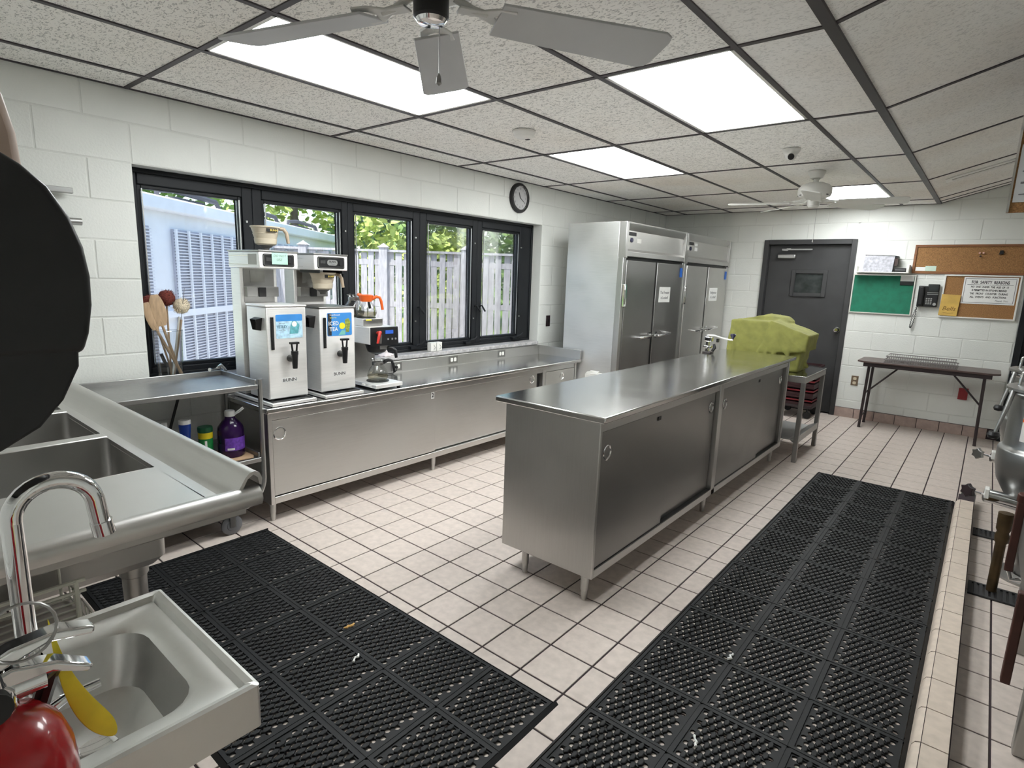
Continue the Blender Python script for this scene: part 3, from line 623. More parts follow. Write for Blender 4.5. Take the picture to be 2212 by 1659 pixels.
# ---- rubber mats
def mat_section(p):
    """one square of perforated mat: staggered through holes, raised six-sided studs, flat border"""
    mb = MB(); z = .006; zt = .0118; n = 9; mg = p*.052; pitch = (p-2*mg)/n; rh = pitch*.36
    def ring(cx, cy, hx, hy):
        o8 = [(math.cos(R(22.5+45*i))*rh, math.sin(R(22.5+45*i))*rh) for i in range(8)]
        sq = [(hx,hy*.45),(hx*.45,hy),(-hx*.45,hy),(-hx,hy*.45),(-hx,-hy*.45),(-hx*.45,-hy),(hx*.45,-hy),(hx,-hy*.45)]
        co = [(hx,hy),(-hx,hy),(-hx,-hy),(hx,-hy)]
        vs_ = [(cx+a,cy+b,z) for a,b in o8]+[(cx+a,cy+b,z) for a,b in sq]+[(cx+a*.95,cy+b*.95,.0008) for a,b in o8]+[(cx+a,cy+b,z) for a,b in co]
        fs_ = [(i,(i+1)%8,8+(i+1)%8,8+i) for i in range(8)] + [((i+1)%8,i,16+i,16+(i+1)%8) for i in range(8)]
        fs_ += [(8,24,9),(10,25,11),(12,26,13),(14,27,15)]
        mb.add(vs_, fs_)
    def stud(cx, cy):
        a = pitch*.27; b = pitch*.60
        o6 = [(0,b),(-a,b*.45),(-a,-b*.45),(0,-b),(a,-b*.45),(a,b*.45)]
        mb.add([(cx+u*1.15,cy+v*1.06,z-.0004) for u,v in o6]+[(cx+u,cy+v,zt-.0012) for u,v in o6]+[(cx+u*.72,cy+v*.82,zt) for u,v in o6],
               [(i,(i+1)%6,6+(i+1)%6,6+i) for i in range(6)]+[(6+i,6+(i+1)%6,12+(i+1)%6,12+i) for i in range(6)]+[(12,13,14,15,16,17)])
    for r in range(n):
        cy = mg+pitch*(r+.5); off = r % 2
        m_ = n-off
        for c in range(m_):
            cx = mg+pitch*(c+.5+off*.5); ring(cx, cy, pitch/2, pitch/2)
            if c < m_-1: stud(cx+pitch/2, cy)
        if off:
            for a,b in ((mg,mg+pitch/2),(p-mg-pitch/2,p-mg)): mb.quad((a,cy-pitch/2,z),(b,cy-pitch/2,z),(b,cy+pitch/2,z),(a,cy+pitch/2,z))
    t = .003
    for (a,b,c,d) in ((0,p,0,mg),(0,p,p-mg,p),(0,mg,mg,p-mg),(p-mg,p,mg,p-mg)):
        a2,b2,c2,d2 = a+(t if a==0 else 0), b-(t if b==p else 0), c+(t if c==0 else 0), d-(t if d==p else 0)
        mb.box(a2,b2,c2,d2,.0005,zt-.001)
    return mb.mesh('mat_section', smooth=False)
def rubber_mat(x0, y0, nx, ny, p, label):
    t = thing('rubber_mat', label, 'floor mat', (x0+nx*p/2, y0+ny*p/2, 0), 'black rubber floor mats')
    key = 'ms%.4f'%p
    if key not in CT: CT[key] = mat_section(p)
    for i in range(nx):
        for j in range(ny):
            o = link('mat_section', CT[key], RUBBER, t, Vector((x0+i*p, y0+j*p, 0))-t.location)
    e = .014; X1, Y1 = x0+nx*p, y0+ny*p
    mb = MB()
    for poly,ax,a,b in (([(x0-e,0),(x0,0),(x0,.012)],'y',y0-e,Y1+e),([(X1,0),(X1+e,0),(X1,.012)],'y',y0-e,Y1+e)): mb.prism(poly,ax,a,b)
    for poly,ax,a,b in (([(y0-e,0),(y0,0),(y0,.012)],'x',x0,X1),([(Y1,0),(Y1+e,0),(Y1,.012)],'x',x0,X1)): mb.prism(poly,ax,a,b)
    part(mb, 'beveled_edge', RUBBER, t, smooth=False)
    gm = MB()
    for i in range(1,nx): gm.box(x0+i*p-.0045,x0+i*p+.0045,y0,Y1,.0005,.009)
    for j in range(1,ny): gm.box(x0,X1,y0+j*p-.0045,y0+j*p+.0045,.0005,.009)
    part(gm, 'seam_groove', RUBBER, t, smooth=False)
rubber_mat(.567, -.533, 7, 3, .2950, 'black perforated rubber mat on the floor in front of the sinks')
rubber_mat(2.742, -.168, 3, 14, .2930, 'long black perforated rubber mat between island and tiled curb')
for k,(x,y,c,lab,pts) in enumerate(((1.72,.10,ORANGE,'orange food crumb on the mat by the sinks',5),(1.93,.00,PAPER,'bent white scrap on the mat by the sinks',4),(3.02,1.02,PAPER,'white food crumb near the middle of the long mat',5),(3.10,.50,PAPER,'white paper scrap at the near end of the long mat',4))):
    rng = random.Random(k); mb = MB()
    pl = [(x,y,.016)]
    for i in range(pts): pl.append((pl[-1][0]+rng.uniform(-.012,.012), pl[-1][1]+rng.uniform(.004,.012), .016+rng.uniform(0,.004)))
    mb.tube(pl, [.003+rng.uniform(0,.003) for _ in pl], 6); solo(mb, 'crumb', mat('crumb_tan',(.6,.36,.12),.7) if k==0 else PAPER, lab, 'crumb')
# ---- tiled curb and floor drains on the right
cb = part(MB().box(3.648,3.738,-1.0,3.93,0,.078), 'trim_3', GROUT, None, smooth=False); tag(cb, 'low tiled curb beside the long mat on the right', 'curb', kind='structure')
CRB = mat('curb_tile',(0.60,0.51,0.43),.4,var=.08,scale=26)
tm = MB().box(3.664,3.734,.0025,.2007,.078,.084).mesh('tile', smooth=False); tm2 = MB().prism([(3.634,0),(3.648,0),(3.648,.07),(3.662,.078),(3.662,.084),(3.648,.078),(3.640,.064)],'y',.0025,.2007).mesh('tile', smooth=True)
y = -.9
while y+.2032 < 3.94:
    link('tile', tm, CRB, cb, (0,y,0)); link('tile', tm2, CRB, cb, (0,y,0)); y += .2032
for k,(y0,y1) in enumerate(((2.40,2.56),(3.32,3.46))):
    t = thing('floor_drain', ['dark slotted floor drain with the brass pipe standing in it','dark slotted floor drain farther behind the brass pipe'][k], 'floor drain', (3.95,(y0+y1)/2,0), 'floor drains behind the curb')
    DG = mat('cast_iron',(.03,.03,.032),.6,var=.3)
    part(MB().box(3.75,4.30,y0,y1,.0005,.004), 'pan', BLACK, t)
    part(MB().box(3.75,4.30,y0,y0+.015,.004,.010).box(3.75,4.30,y1-.015,y1,.004,.010).box(3.75,3.765,y0+.015,y1-.015,.004,.010).box(4.285,4.30,y0+.015,y1-.015,.004,.010), 'frame', DG, t)
    for i in range(22): part(MB().box(3.772+i*.0234,3.785+i*.0234,y0+.015,y1-.015,.004,.009), 'slat', DG, t)
# ================================================================== SINKS, CART
def loft(mb, loops, cap0=False, cap1=False):
    n = len(loops[0]); vs_ = [p for lp in loops for p in lp]; fs_ = []
    for i in range(len(loops)-1):
        for j in range(n): fs_.append((i*n+j, i*n+(j+1)%n, (i+1)*n+(j+1)%n, (i+1)*n+j))
    if cap0: fs_.append(tuple(range(n-1,-1,-1)))
    if cap1: fs_.append(tuple(range((len(loops)-1)*n, len(loops)*n)))
    return mb.add(vs_, fs_)
def rr3(u0,u1,v0,v1,r,z,n=5): return [(a,b,z) for a,b in rrect(u0,u1,v0,v1,r,n)]
# ---- three-compartment sink along the near wall
sk = thing('three_compartment_sink', 'long stainless three-basin sink with drainboard and rolled rim', 'sink', (1.05,-.8,0))
DZ_ = .872; BX = [(.14,.60),(.66,1.13),(1.19,1.655)]; by0, by1 = -1.06, -.535
dk = MB().box(.03,2.05,by1,-.50,DZ_-.02,DZ_).box(.03,2.05,-1.16,by0,DZ_-.02,DZ_).box(.03,.14,by0,by1,DZ_-.02,DZ_).box(.60,.66,by0,by1,DZ_-.02,DZ_+.004).box(1.13,1.19,by0,by1,DZ_-.02,DZ_+.004).box(1.655,2.05,by0,by1,DZ_-.02,DZ_)
part(dk, 'deck', STEEL, sk, bevel=.004)
prof = [(-.505,DZ_-.015),(-.505,DZ_),(-.49,DZ_+.004),(-.47,DZ_+.022),(-.452,DZ_+.05),(-.440,DZ_+.062),(-.424,DZ_+.066),(-.410,DZ_+.058),(-.403,DZ_+.04),(-.406,DZ_+.02),(-.412,DZ_+.024),(-.416,DZ_+.045),(-.428,DZ_+.056),(-.445,DZ_+.046),(-.468,DZ_+.004)]
part(MB().prism(prof,'x',.03,2.09), 'rolled_rim', STEEL, sk, ang=60)
prof = [(2.04,DZ_-.015),(2.04,DZ_),(2.058,DZ_+.006),(2.075,DZ_+.020),(2.095,DZ_+.020),(2.112,DZ_+.006),(2.116,DZ_-.012),(2.108,DZ_-.03),(2.098,DZ_-.03),(2.104,DZ_-.012),(2.092,DZ_+.004),(2.07,DZ_-.004)]
part(MB().prism(prof,'y',-1.16,-.415), 'rolled_rim', STEEL, sk, ang=60)
part(MB().box(1.70,2.085,-1.15,-.45,DZ_-.058,DZ_-.02), 'apron', STEELW, sk, bevel=.004)
for (a,b) in BX:
    mb = MB(); d_ = .55; w_ = .012
    loft(mb, [rr3(a,b,by0,by1,.03,DZ_), rr3(a+.004,b-.004,by0+.004,by1-.004,.035,d_+.05), rr3(a+.03,b-.03,by0+.03,by1-.03,.04,d_+.012), rr3(a+.2,b-.2,by0+.24,by1-.24,.01,d_+.004)], cap1=True)
    loft(mb, [rr3(a-.012,b+.012,by0-.012,by1+.012,.03,DZ_-.018), rr3(a-.012,b+.012,by0-.012,by1+.012,.03,d_+.02), rr3(a+.01,b-.01,by0+.01,by1-.01,.03,d_-.008)], cap1=True)
    bo = part(mb, 'basin', STEELW, sk, recalc=False)
    part(MB().lathe([(.05,d_+.008),(.046,d_+.012),(.03,d_+.006),(.001,d_+.004)], ((a+b)/2,(by0+by1)/2,0), 20), 'drain', CHROME, bo)
for (x,y) in ((1.58,-.60),(1.58,-1.02),(.2,-.60),(.2,-1.02)):
    part(MB().lathe([(.042,.545),(.042,.50),(.036,.495),(.034,.30),(.028,.295),(.028,.06),(.022,.055),(.020,.0)], (x,y,0), 16), 'leg', STEELW, sk)
part(MB().box(.03,2.05,-1.168,-1.15,DZ_-.02,1.12), 'backsplash', STEEL, sk, bevel=.003)
for x in (.63,1.16):
    part(MB().cyl((x-.1,-1.15,1.0),(x-.1,-1.09,1.0),.014,n=10).cyl((x+.1,-1.15,1.0),(x+.1,-1.09,1.0),.014,n=10).tube([(x-.12,-1.09,1.0),(x+.12,-1.09,1.0)],.018,12).tube([(x,-1.09,1.0),(x,-1.08,1.05),(x,-1.0,1.07),(x,-.80,1.055),(x,-.775,1.03)],.011,10), 'wall_faucet', CHROME, sk)
# ---- hand sink
HX0,HX1,HY0,HY1,HZ = 2.388,2.812,-1.172,-.778,.832
hs = thing('hand_sink', 'small stainless hand washing sink with rounded bowl beside the extinguisher', 'sink', (2.6,-.98,.6))
mb = MB(); r_ = .006
bx0,bx1,byy0,byy1 = 2.456,2.752,-1.075,-.84
lo = [rr3(HX0,HX1,HY0,HY1,r_,HZ-.065), rr3(HX0,HX1,HY0,HY1,r_,HZ+.010), rr3(HX0+.006,HX1-.006,HY0+.006,HY1-.006,r_,HZ+.013), rr3(HX0+.016,HX1-.016,HY0+.016,HY1-.016,r_,HZ+.010),
      rr3(HX0+.022,HX1-.022,HY0+.022,HY1-.022,r_,HZ), rr3(bx0-.006,bx1+.006,byy0-.006,byy1+.006,.062,HZ-.002), rr3(bx0+.004,bx1-.004,byy0+.004,byy1-.004,.058,HZ-.010), rr3(bx0+.012,bx1-.012,byy0+.012,byy1-.012,.055,HZ-.06),
      rr3(bx0+.03,bx1-.03,byy0+.025,byy1-.025,.05,HZ-.10), rr3(bx0+.07,bx1-.07,byy0+.055,byy1-.055,.04,HZ-.118), rr3(bx0+.125,bx1-.125,byy0+.095,byy1-.095,.02,HZ-.122)]
part(loft(MB(), lo, cap1=True), 'bowl', steel('stainless_fine',(.62,.615,.59),.39,(20,20,20)), hs, recalc=False)
part(loft(MB(), [rr3(bx0-.01,bx1+.01,byy0-.01,byy1+.01,.06,HZ-.02), rr3(bx0-.005,bx1+.005,byy0-.005,byy1+.005,.06,HZ-.08), rr3(bx0+.06,bx1-.06,byy0+.05,byy1-.05,.04,HZ-.135)], cap1=True), 'bowl_underside', STEELV, hs, recalc=False)
part(MB().lathe([(.034,HZ-.121),(.03,HZ-.117),(.02,HZ-.120),(.001,HZ-.1205)], (2.604,-.957,0), 20), 'drain', CHROME, hs)
part(MB().tube([(2.604,-.957,HZ-.13),(2.604,-.957,HZ-.3),(2.604,-1.0,HZ-.36),(2.604,-1.06,HZ-.33),(2.604,-1.174,HZ-.33)],.019,12), 'waste_pipe', CHROME, hs)
part(MB().box(HX0,HX1,-1.1745,-1.168,HZ-.02,1.0), 'backsplash', STEEL, hs, bevel=.002)
for x in (HX0+.03,HX1-.03): part(MB().prism([(-1.173,HZ-.065),(-.98,HZ-.065),(-1.173,HZ-.21)],'x',x-.003,x+.003), 'bracket', STEELV, hs)
fc = thing('gooseneck_faucet', 'chrome gooseneck faucet on the hand sink', 'faucet', (2.6,-1.03,HZ))
FXc, FYc = 2.60, -1.024
part(MB().tube([(FXc,FYc,.86),(FXc,FYc,1.0),(FXc,FYc,1.135)]+arc((FXc,FYc+.051,1.135),.051,180,10,14,'yz')+[(FXc,FYc+.106,1.10)],.0135,14), 'spout', CHROME, fc)
part(MB().cyl((FXc,FYc+.1065,1.105),(FXc,FYc+.1095,1.083),.0155,n=14), 'aerator', CHROME, fc)
part(MB().lathe([(.033,HZ+.001),(.033,HZ+.02),(.025,HZ+.045),(.022,HZ+.075),(.016,HZ+.085)], (FXc,FYc,0), 18).tube([(FXc-.1,FYc-.01,HZ+.015),(FXc+.1,FYc-.01,HZ+.015)],.016,12), 'faucet_body', CHROME, fc)
for s_ in (-1,1): part(MB().cyl((FXc+s_*.1,FYc-.01,HZ+.01),(FXc+s_*.1,FYc-.01,HZ+.05),.017,.013,14).tube([(FXc+s_*.1,FYc-.01,HZ+.05),(FXc+s_*.1,FYc+.02,HZ+.062),(FXc+s_*.105,FYc+.06,HZ+.066)],[.009,.007,.006],10), 'faucet_handle', CHROME, fc)
# ---- fire extinguisher
EX, EY = 2.945, -1.106
ex = thing('fire_extinguisher', 'red fire extinguisher on the wall in front of the hand sink', 'fire extinguisher', (EX,EY,.62))
part(MB().lathe([(.001,.62),(.055,.62),(.064,.635),(.064,.99),(.062,1.015),(.054,1.04),(.04,1.058),(.022,1.068),(.018,1.072)], (EX,EY,0), 32), 'cylinder', RED, ex)
part(MB().lathe([(.0648,.955),(.0635,1.0),(.0606,1.0225),(.0555,1.0375)], (EX,EY,0), 16, a0=R(-75), a1=R(8)), 'neck_label', PAPER, ex)
part(MB().lathe([(.02,1.068),(.024,1.075),(.024,1.095),(.018,1.10),(.016,1.115)], (EX,EY,0), 16).cyl((EX,EY+.015,1.09),(EX,EY+.045,1.09),.013,n=12), 'valve', CHROME, ex)
part(MB().prism([(EY-.02,1.105),(EY+.02,1.115),(EY+.055,1.105),(EY+.085,1.085),(EY+.08,1.079),(EY+.05,1.095),(EY-.02,1.095)],'x',EX-.011,EX+.011), 'carry_handle', CHROME, ex, bevel=.003)
part(MB().prism([(EY-.02,1.118),(EY+.02,1.135),(EY+.06,1.138),(EY+.09,1.128),(EY+.088,1.120),(EY+.05,1.128),(EY,1.112)],'x',EX-.011,EX+.011), 'squeeze_lever', CHROME, ex, bevel=.003)
part(MB().tube([(EX+.012,EY+.03+.028*math.cos(t*math.pi/10),1.15+.03*math.sin(t*math.pi/10)) for t in range(20)],.0016,6,closed=True), 'pull_pin_ring', STEELD, ex)
part(MB().cyl((EX+.014,EY,1.088),(EX+.026,EY,1.088),.017,n=16), 'gauge', BLACK, ex)
part(MB().tube([(EX,EY+.04,1.09),(EX-.02,EY+.055,1.085),(EX-.045,EY+.045,1.03),(EX-.062,EY+.035,.92),(EX-.066,EY+.03,.75)],.009,8), 'hose', BLACK, ex)
part(MB().box(EX-.02,EX+.02,-1.175,EY-.06,.80,.84).box(EX-.02,EX+.02,-1.175,-1.165,.75,1.0), 'wall_bracket', BLACK, ex)
tgm = MB(); tv = [((-1.050,1.142),.0005),((-1.046,1.10),.003),((-1.040,1.06),.007),((-1.028,1.02),.012),((-1.014,.99),.014),((-1.006,.972),.007),((-1.002,.965),.0)]
vs_ = []; 
for i,((y,z),w_) in enumerate(tv): vs_ += [(EX-.02-w_*.3,y-w_*.95,z-w_*.30),(EX-.02+w_*.3,y+w_*.95,z+w_*.30)]
tgm.add(vs_, [(2*i,2*i+1,2*i+3,2*i+2) for i in range(len(tv)-1)])
o = part(tgm, 'inspection_tag', YELLOW, ex, recalc=False); sm = o.modifiers.new('thick','SOLIDIFY'); sm.thickness = .0008; ss = o.modifiers.new('sub','SUBSURF'); ss.levels = 2; ss.render_levels = 2
# ---- black towel dispenser, beige box
td = thing('towel_dispenser', 'large black rounded paper towel dispenser at the left edge', 'dispenser', (2.64,-1.1,1.29))
prof = [(-1.174,1.268),(-1.10,1.274),(-1.048,1.288),(-1.01,1.310),(-.985,1.34),(-.966,1.38)]
part(MB().prism(prof+[(-.964,1.41),(-1.174,1.41)],'x',2.502,2.783), 'lower_tray', BLACK, td, bevel=.004)
part(MB().prism([(-1.174,1.396),(-.960,1.396),(-.952,1.42),(-.946,1.455),(-.945,1.49),(-.949,1.525),(-.960,1.56),(-.978,1.592),(-1.0,1.613),(-1.03,1.632),(-1.07,1.646),(-1.12,1.654),(-1.174,1.656)],'x',2.50,2.785), 'cover', BLACK, td, bevel=.008, seg=4)
part(MB().box(2.56,2.73,-.9475,-.944,1.47,1.48), 'seam', RUBBER, td)
part(MB().box(2.785,2.787,-1.10,-1.08,1.50,1.52), 'lock', ALU, td)
solo(MB().prism([(-1.174,1.45),(-.945,1.45),(-.935,1.50),(-.930,1.62),(-.934,1.70),(-.945,1.755),(-.965,1.795),(-.99,1.81),(-1.174,1.815)],'x',2.26,2.44), 'soap_dispenser', mat('beige_plastic',(.55,.42,.34),.45), 'beige wall dispenser partly hidden behind the black towel dispenser', 'dispenser', bevel=.012)
# ---- bar rack on the window wall
rk = thing('wall_bar_rack', 'grey metal bar ends on the wall left of the window', 'rack', (.05,-.5,1.7))
part(MB().prism(rrect(1.838,1.862,.03,.05,.004),'y',-.95,-.245) if 0 else MB().box(.035,.06,-.95,-.285,1.838,1.866), 'bar', ALU, rk, bevel=.004)
part(MB().tube([(.05,-.95,1.705),(.05,-.262,1.705)],.018,10), 'bar', ALU, rk)
for y in (-.88,-.45): part(MB().box(.001,.036,y-.015,y+.015,1.66,1.87), 'bracket', ALU, rk, bevel=.003)
# ---- bin and white wire dish rack below the drainboard
bn = thing('plastic_bin', 'pale plastic bin under the dish rack beside the hand sink', 'bin', (1.86,-.95,0))
part(loft(MB(), [rr3(1.74,1.98,-1.08,-.80,.03,.001), rr3(1.72,2.0,-1.11,-.78,.03,.52), rr3(1.71,2.01,-1.12,-.77,.03,.525), rr3(1.71,2.01,-1.12,-.77,.03,.54)], cap0=True, cap1=True), 'tub', mat('pale_plastic',(.62,.56,.50),.5), bn)
part(MB().prism(rrect(1.715,2.005,-1.115,-.775,.03),'z',.541,.55), 'lid', mat('pale_lid',(.55,.50,.46),.5), bn)
DR = mat('white_wire',(.70,.69,.60),.4)
dr = thing('dish_rack', 'off-white wire dish rack under the drainboard behind the hand sink', 'dish rack', (1.84,-.94,.552))
def rect_loop(z, e=0): return [(1.72-e,-1.10-e,z),(1.955+e,-1.10-e,z),(1.955+e,-.80+e,z),(1.72-e,-.80+e,z)]
for z in (.557,.60): part(MB().tube(rect_loop(z),.004,6,closed=True), 'rim_wire', DR, dr)
for k in range(7): part(MB().tube([(1.72+k*.039,-1.10,.602),(1.72+k*.039,-1.10,.557),(1.72+k*.039,-.80,.557),(1.72+k*.039,-.80,.602)],.003,6), 'wire', DR, dr)
for k in range(3): part(MB().tube([(1.90,-1.06+k*.12,.557),(1.90,-1.06+k*.12,.69)],.006,8), 'end_post', DR, dr)
part(MB().tube([(1.90,-1.09,.685),(1.90,-.80,.685)],.006,8), 'end_rail', DR, dr); part(MB().tube([(1.90,-1.09,.655),(1.90,-.80,.655)],.005,8), 'end_rail', DR, dr)
part(MB().tube([(1.72,-.82,.557),(1.72,-.82,.745)],.004,8), 'back_post', DR, dr); part(MB().tube([(1.72,-.82,.74),(1.72,-1.05,.74)],.004,8), 'back_rail', DR, dr)
# ---- utility cart
ca = thing('utility_cart', 'worn grey metal utility cart with three shelves next to the counter', 'cart', (.27,-.05,0))
cx0,cx1,cyy0,cyy1 = .045,.505,-.390,.395
def shelf(z, name, y1=cyy1-.02, lip=.028):
    o = part(MB().box(cx0+.012,cx1-.012,cyy0+.02,y1,z-.004,z), name, ALU, ca)
    part(MB().box(cx1-.018,cx1,cyy0+.01,y1+.005,z-.026,z+.003), 'shelf_edge', ALU, ca, bevel=.005)
    part(MB().box(cx0,cx0+.012,cyy0+.01,y1+.005,z-.026,z+lip), 'shelf_edge', ALU, ca, bevel=.004)
    part(MB().box(cx0+.012,cx1-.018,y1-.006,y1+.006,z-.026,z+lip), 'shelf_edge', ALU, ca, bevel=.004)
    part(MB().box(cx0+.012,cx1-.018,cyy0+.01,cyy0+.022,z-.026,z+lip), 'shelf_edge', ALU, ca, bevel=.004)
    return o
shelf(.855,'top_shelf'); shelf(.425,'middle_shelf'); shelf(.165,'bottom_shelf', .27, .012)
for x in (cx0+.01, cx1-.012):
    fr = MB(); pl = [(x,cyy1,.885),(x,cyy1,.30)]+[(x,cyy1-.16+.16*math.cos(R(a)),.30-.16*math.sin(R(a))) for a in range(10,91,10)]+[(x,cyy0+.16,.14)]+[(x,cyy0+.16-.16*math.sin(R(a)),.30-.16*math.cos(R(a))) for a in range(10,91,10)]+[(x,cyy0,.885)]
    part(fr.tube(pl,.0135,8), 'frame_rail', ALU, ca)
part(MB().box(cx0+.02,cx0+.03,.10,.115,.44,.83), 'back_strut', BLACK, ca) if 0 else part(MB().tube([(cx0+.03,.14,.83),(cx0+.03,.02,.45)],.008,8), 'back_strut', BLACK, ca)
for (x,y) in ((cx1-.03,.20),(cx0+.03,.20),(cx1-.03,-.30),(cx0+.03,-.30)):
    cs = part(MB().box(x-.022,x+.022,y-.02,y+.02,.112,.128).box(x-.022,x-.018,y-.016,y+.016,.05,.115).box(x+.018,x+.022,y-.016,y+.016,.05,.115), 'caster', STEELD, ca)
    part(MB().lathe([(.001,-.016),(.03,-.016),(.032,-.012),(.05,-.012),(.058,-.006),(.058,.006),(.05,.012),(.032,.012),(.03,.016),(.001,.016)],(x,y,.058),22,'x'), 'wheel', mat('grey_rubber',(.16,.16,.17),.6), cs)
solo(MB().box(.09,.486,-.33,.225,.166,.232), 'white_tray', mat('white_tray',(.78,.79,.80),.4), 'white plastic tray on the bottom of the cart', 'tray', bevel=.006)
cardb = solo(MB().prism([(.22,.10),(.46,.14),(.48,.345),(.44,.365),(.20,.36)],'z',.4262,.4295), 'cardboard_sheet', mat('cardboard',(.45,.30,.18),.8), 'torn brown cardboard under the purple bottle', 'cardboard')
# bottles on the cart
def bottle_body(mb, c, prof, n=20, sx=1.0, sy=1.0):
    mb.M = Matrix.Translation(c) @ Matrix.Diagonal((sx,sy,1,1)); return mb.lathe(prof, (0,0,0), n)
PUR = mat('purple_liquid',(.022,.004,.05),.15,var=.2); 
pb = thing('purple_jug', 'large dark purple jug with white cap on the cart', 'bottle', (.36,.275,.43))
part(bottle_body(MB(),(.36,.275,.43),[(.001,0),(.062,0),(.07,.01),(.071,.08),(.068,.085),(.071,.09),(.071,.15),(.066,.175),(.045,.205),(.028,.222),(.024,.24),(.024,.248)],24,.95,1.02), 'jug', PUR, pb)
part(MB().lathe([(.0725,.045),(.0728,.05),(.0728,.115),(.0725,.12)],(.36,.275,.43),18,a0=R(-50),a1=R(60)), 'label', mat('purple_label',(.14,.05,.36),.4,var=.3,scale=60), pb)
part(MB().lathe([(.0735,.02+.03),(.0735,.062)],(.36,.275,.43),8,a0=R(-40),a1=R(-10)), 'barcode', PAPER, pb)
part(MB().lathe([(.028,.236),(.028,.262),(.024,.268),(.001,.268)],(.36,.275,.43),18), 'cap', PAPER, pb)
part(MB().tube([(.36,.30,.675),(.36,.33,.69),(.36,.352,.705),(.36,.356,.698),(.36,.335,.682),(.36,.30,.667)],.004,6,closed=True), 'carry_ring', PAPER, pb)
gc = thing('green_canister', 'green cleaning powder canister with yellow band on the cart', 'canister', (.33,.148,.426))
part(MB().lathe([(.001,0),(.036,0),(.037,.004),(.037,.155),(.001,.156)],(.33,.148,.426),22), 'canister', mat('green_print',(.01,.20,.05),.4,var=.2,scale=40), gc)
part(MB().lathe([(.0375,.128),(.0376,.13),(.0376,.162),(.0375,.163)],(.33,.148,.426),22), 'yellow_band', mat('yellow_band',(.75,.60,.02),.4), gc)
part(MB().lathe([(.038,.163),(.039,.166),(.039,.188),(.037,.193),(.001,.193)],(.33,.148,.426),22), 'lid', mat('green_lid',(.01,.10,.04),.4), gc)
part(MB().lathe([(.0376,.08),(.0376,.118)],(.33,.148,.426),6,a0=R(-30),a1=R(-12)), 'print', PAPER, gc)
bb_ = thing('blue_bottle', 'blue cleaner bottle with white flat cap on the cart', 'bottle', (.30,.055,.426))
part(MB().lathe([(.001,0),(.030,0),(.033,.01),(.032,.06),(.024,.12),(.026,.16),(.030,.205),(.030,.222)],(.30,.055,.426),20), 'bottle', mat('blue_plastic',(.01,.05,.32),.3), bb_)
part(MB().lathe([(.0315,.22),(.0315,.238),(.028,.243),(.001,.244)],(.30,.055,.426),18), 'cap', PAPER, bb_)
sb = thing('spray_bottle', 'slim blue bottle with tall white cap on the cart', 'bottle', (.28,-.04,.426))
part(MB().lathe([(.001,0),(.028,0),(.03,.01),(.029,.14),(.02,.165)],(.28,-.04,.426),18), 'bottle', mat('sky_plastic',(.06,.20,.50),.35), sb)
part(MB().lathe([(.021,.163),(.021,.19),(.014,.20),(.014,.235),(.011,.24),(.001,.24)],(.28,-.04,.426),16), 'cap', PAPER, sb)
cl = thing('clear_bottle', 'translucent white bottle at the far left on the cart', 'bottle', (.26,-.125,.426))
part(MB().lathe([(.001,0),(.04,0),(.042,.01),(.042,.13),(.03,.19),(.016,.205),(.016,.22)],(.26,-.125,.426),20), 'bottle', mat('milky_plastic',(.55,.57,.58),.35), cl)
part(MB().lathe([(.018,.215),(.018,.235),(.001,.236)],(.26,-.125,.426),16), 'cap', PAPER, cl)
fo = solo(MB().tube([(.075,.37,.902),(.09,.34,.912),(.11,.30,.908),(.12,.28,.91)],[.004,.010,.006,.012],7).tube([(.09,.385,.90),(.085,.36,.925),(.10,.335,.92)],[.006,.012,.004],7), 'foil_scrap', CHROME, 'crumpled shiny foil scrap on the cart corner', 'foil')
fo.location.z = .888
# ---- clear pitcher of wooden utensils on the sill
pc = thing('utensil_pitcher', 'clear plastic pitcher holding wooden utensils on the sill', 'pitcher', (-.04,.125,.848))
part(MB().lathe([(.001,.004),(.062,.004),(.065,.0),(.068,.012),(.078,.27),(.081,.274),(.0755,.272),(.0655,.014),(.001,.010)],(-.04,.125,.848),28) if 0 else loft(MB(),[[(-.04+.050*a,.125+.066*b,.850) for a,b in [(math.cos(2*math.pi*i/28),math.sin(2*math.pi*i/28)) for i in range(28)]],[(-.04+.056*a,.125+.080*b,1.13) for a,b in [(math.cos(2*math.pi*i/28),math.sin(2*math.pi*i/28)) for i in range(28)]]],cap0=True), 'vessel', ACRYL, pc, recalc=False)
part(MB().tube([(-.04+.056*math.cos(2*math.pi*i/28),.125+.080*math.sin(2*math.pi*i/28),1.13) for i in range(28)],.0022,6,closed=True), 'rim', ACRYL, pc)
# inside base of the pitcher at z .851
def stick(name, label, cat, base, tip, r, m, head=None, hm=None, grp='utensils standing in the clear pitcher'):
    t = thing(name, label, cat, base, grp); B, T = Vector(base), Vector(tip)
    part(MB().tube([B, B.lerp(T,.5), T],[r*.9,r,r*.85],8), 'handle', m, t)
    return t
def paddle(parent, base, d, up_w, m, ln, wd, th, name='bowl'):
    """flattened oval head along direction d"""
    d = Vector(d).normalized(); s_ = Vector((0,1,0)); s_ = (s_-d*s_.dot(d)).normalized(); nrm = d.cross(s_)
    M = Matrix((( s_.x,nrm.x,d.x,base[0]),(s_.y,nrm.y,d.y,base[1]),(s_.z,nrm.z,d.z,base[2]),(0,0,0,1)))
    mb = MB(M); loops = []
    for i in range(9):
        t = i/8; w_ = wd*(.18+.82*math.sin(math.pi*min(1,.12+t*.80))**.7) if t<1 else wd*.45
        loops.append([(w_*.5*math.cos(a), th*.5*math.sin(a)*(1 if t<.95 else .5), ln*t) for a in [2*math.pi*k/12 for k in range(12)]])
    part(loft(mb, loops, True, True), name, m, parent)
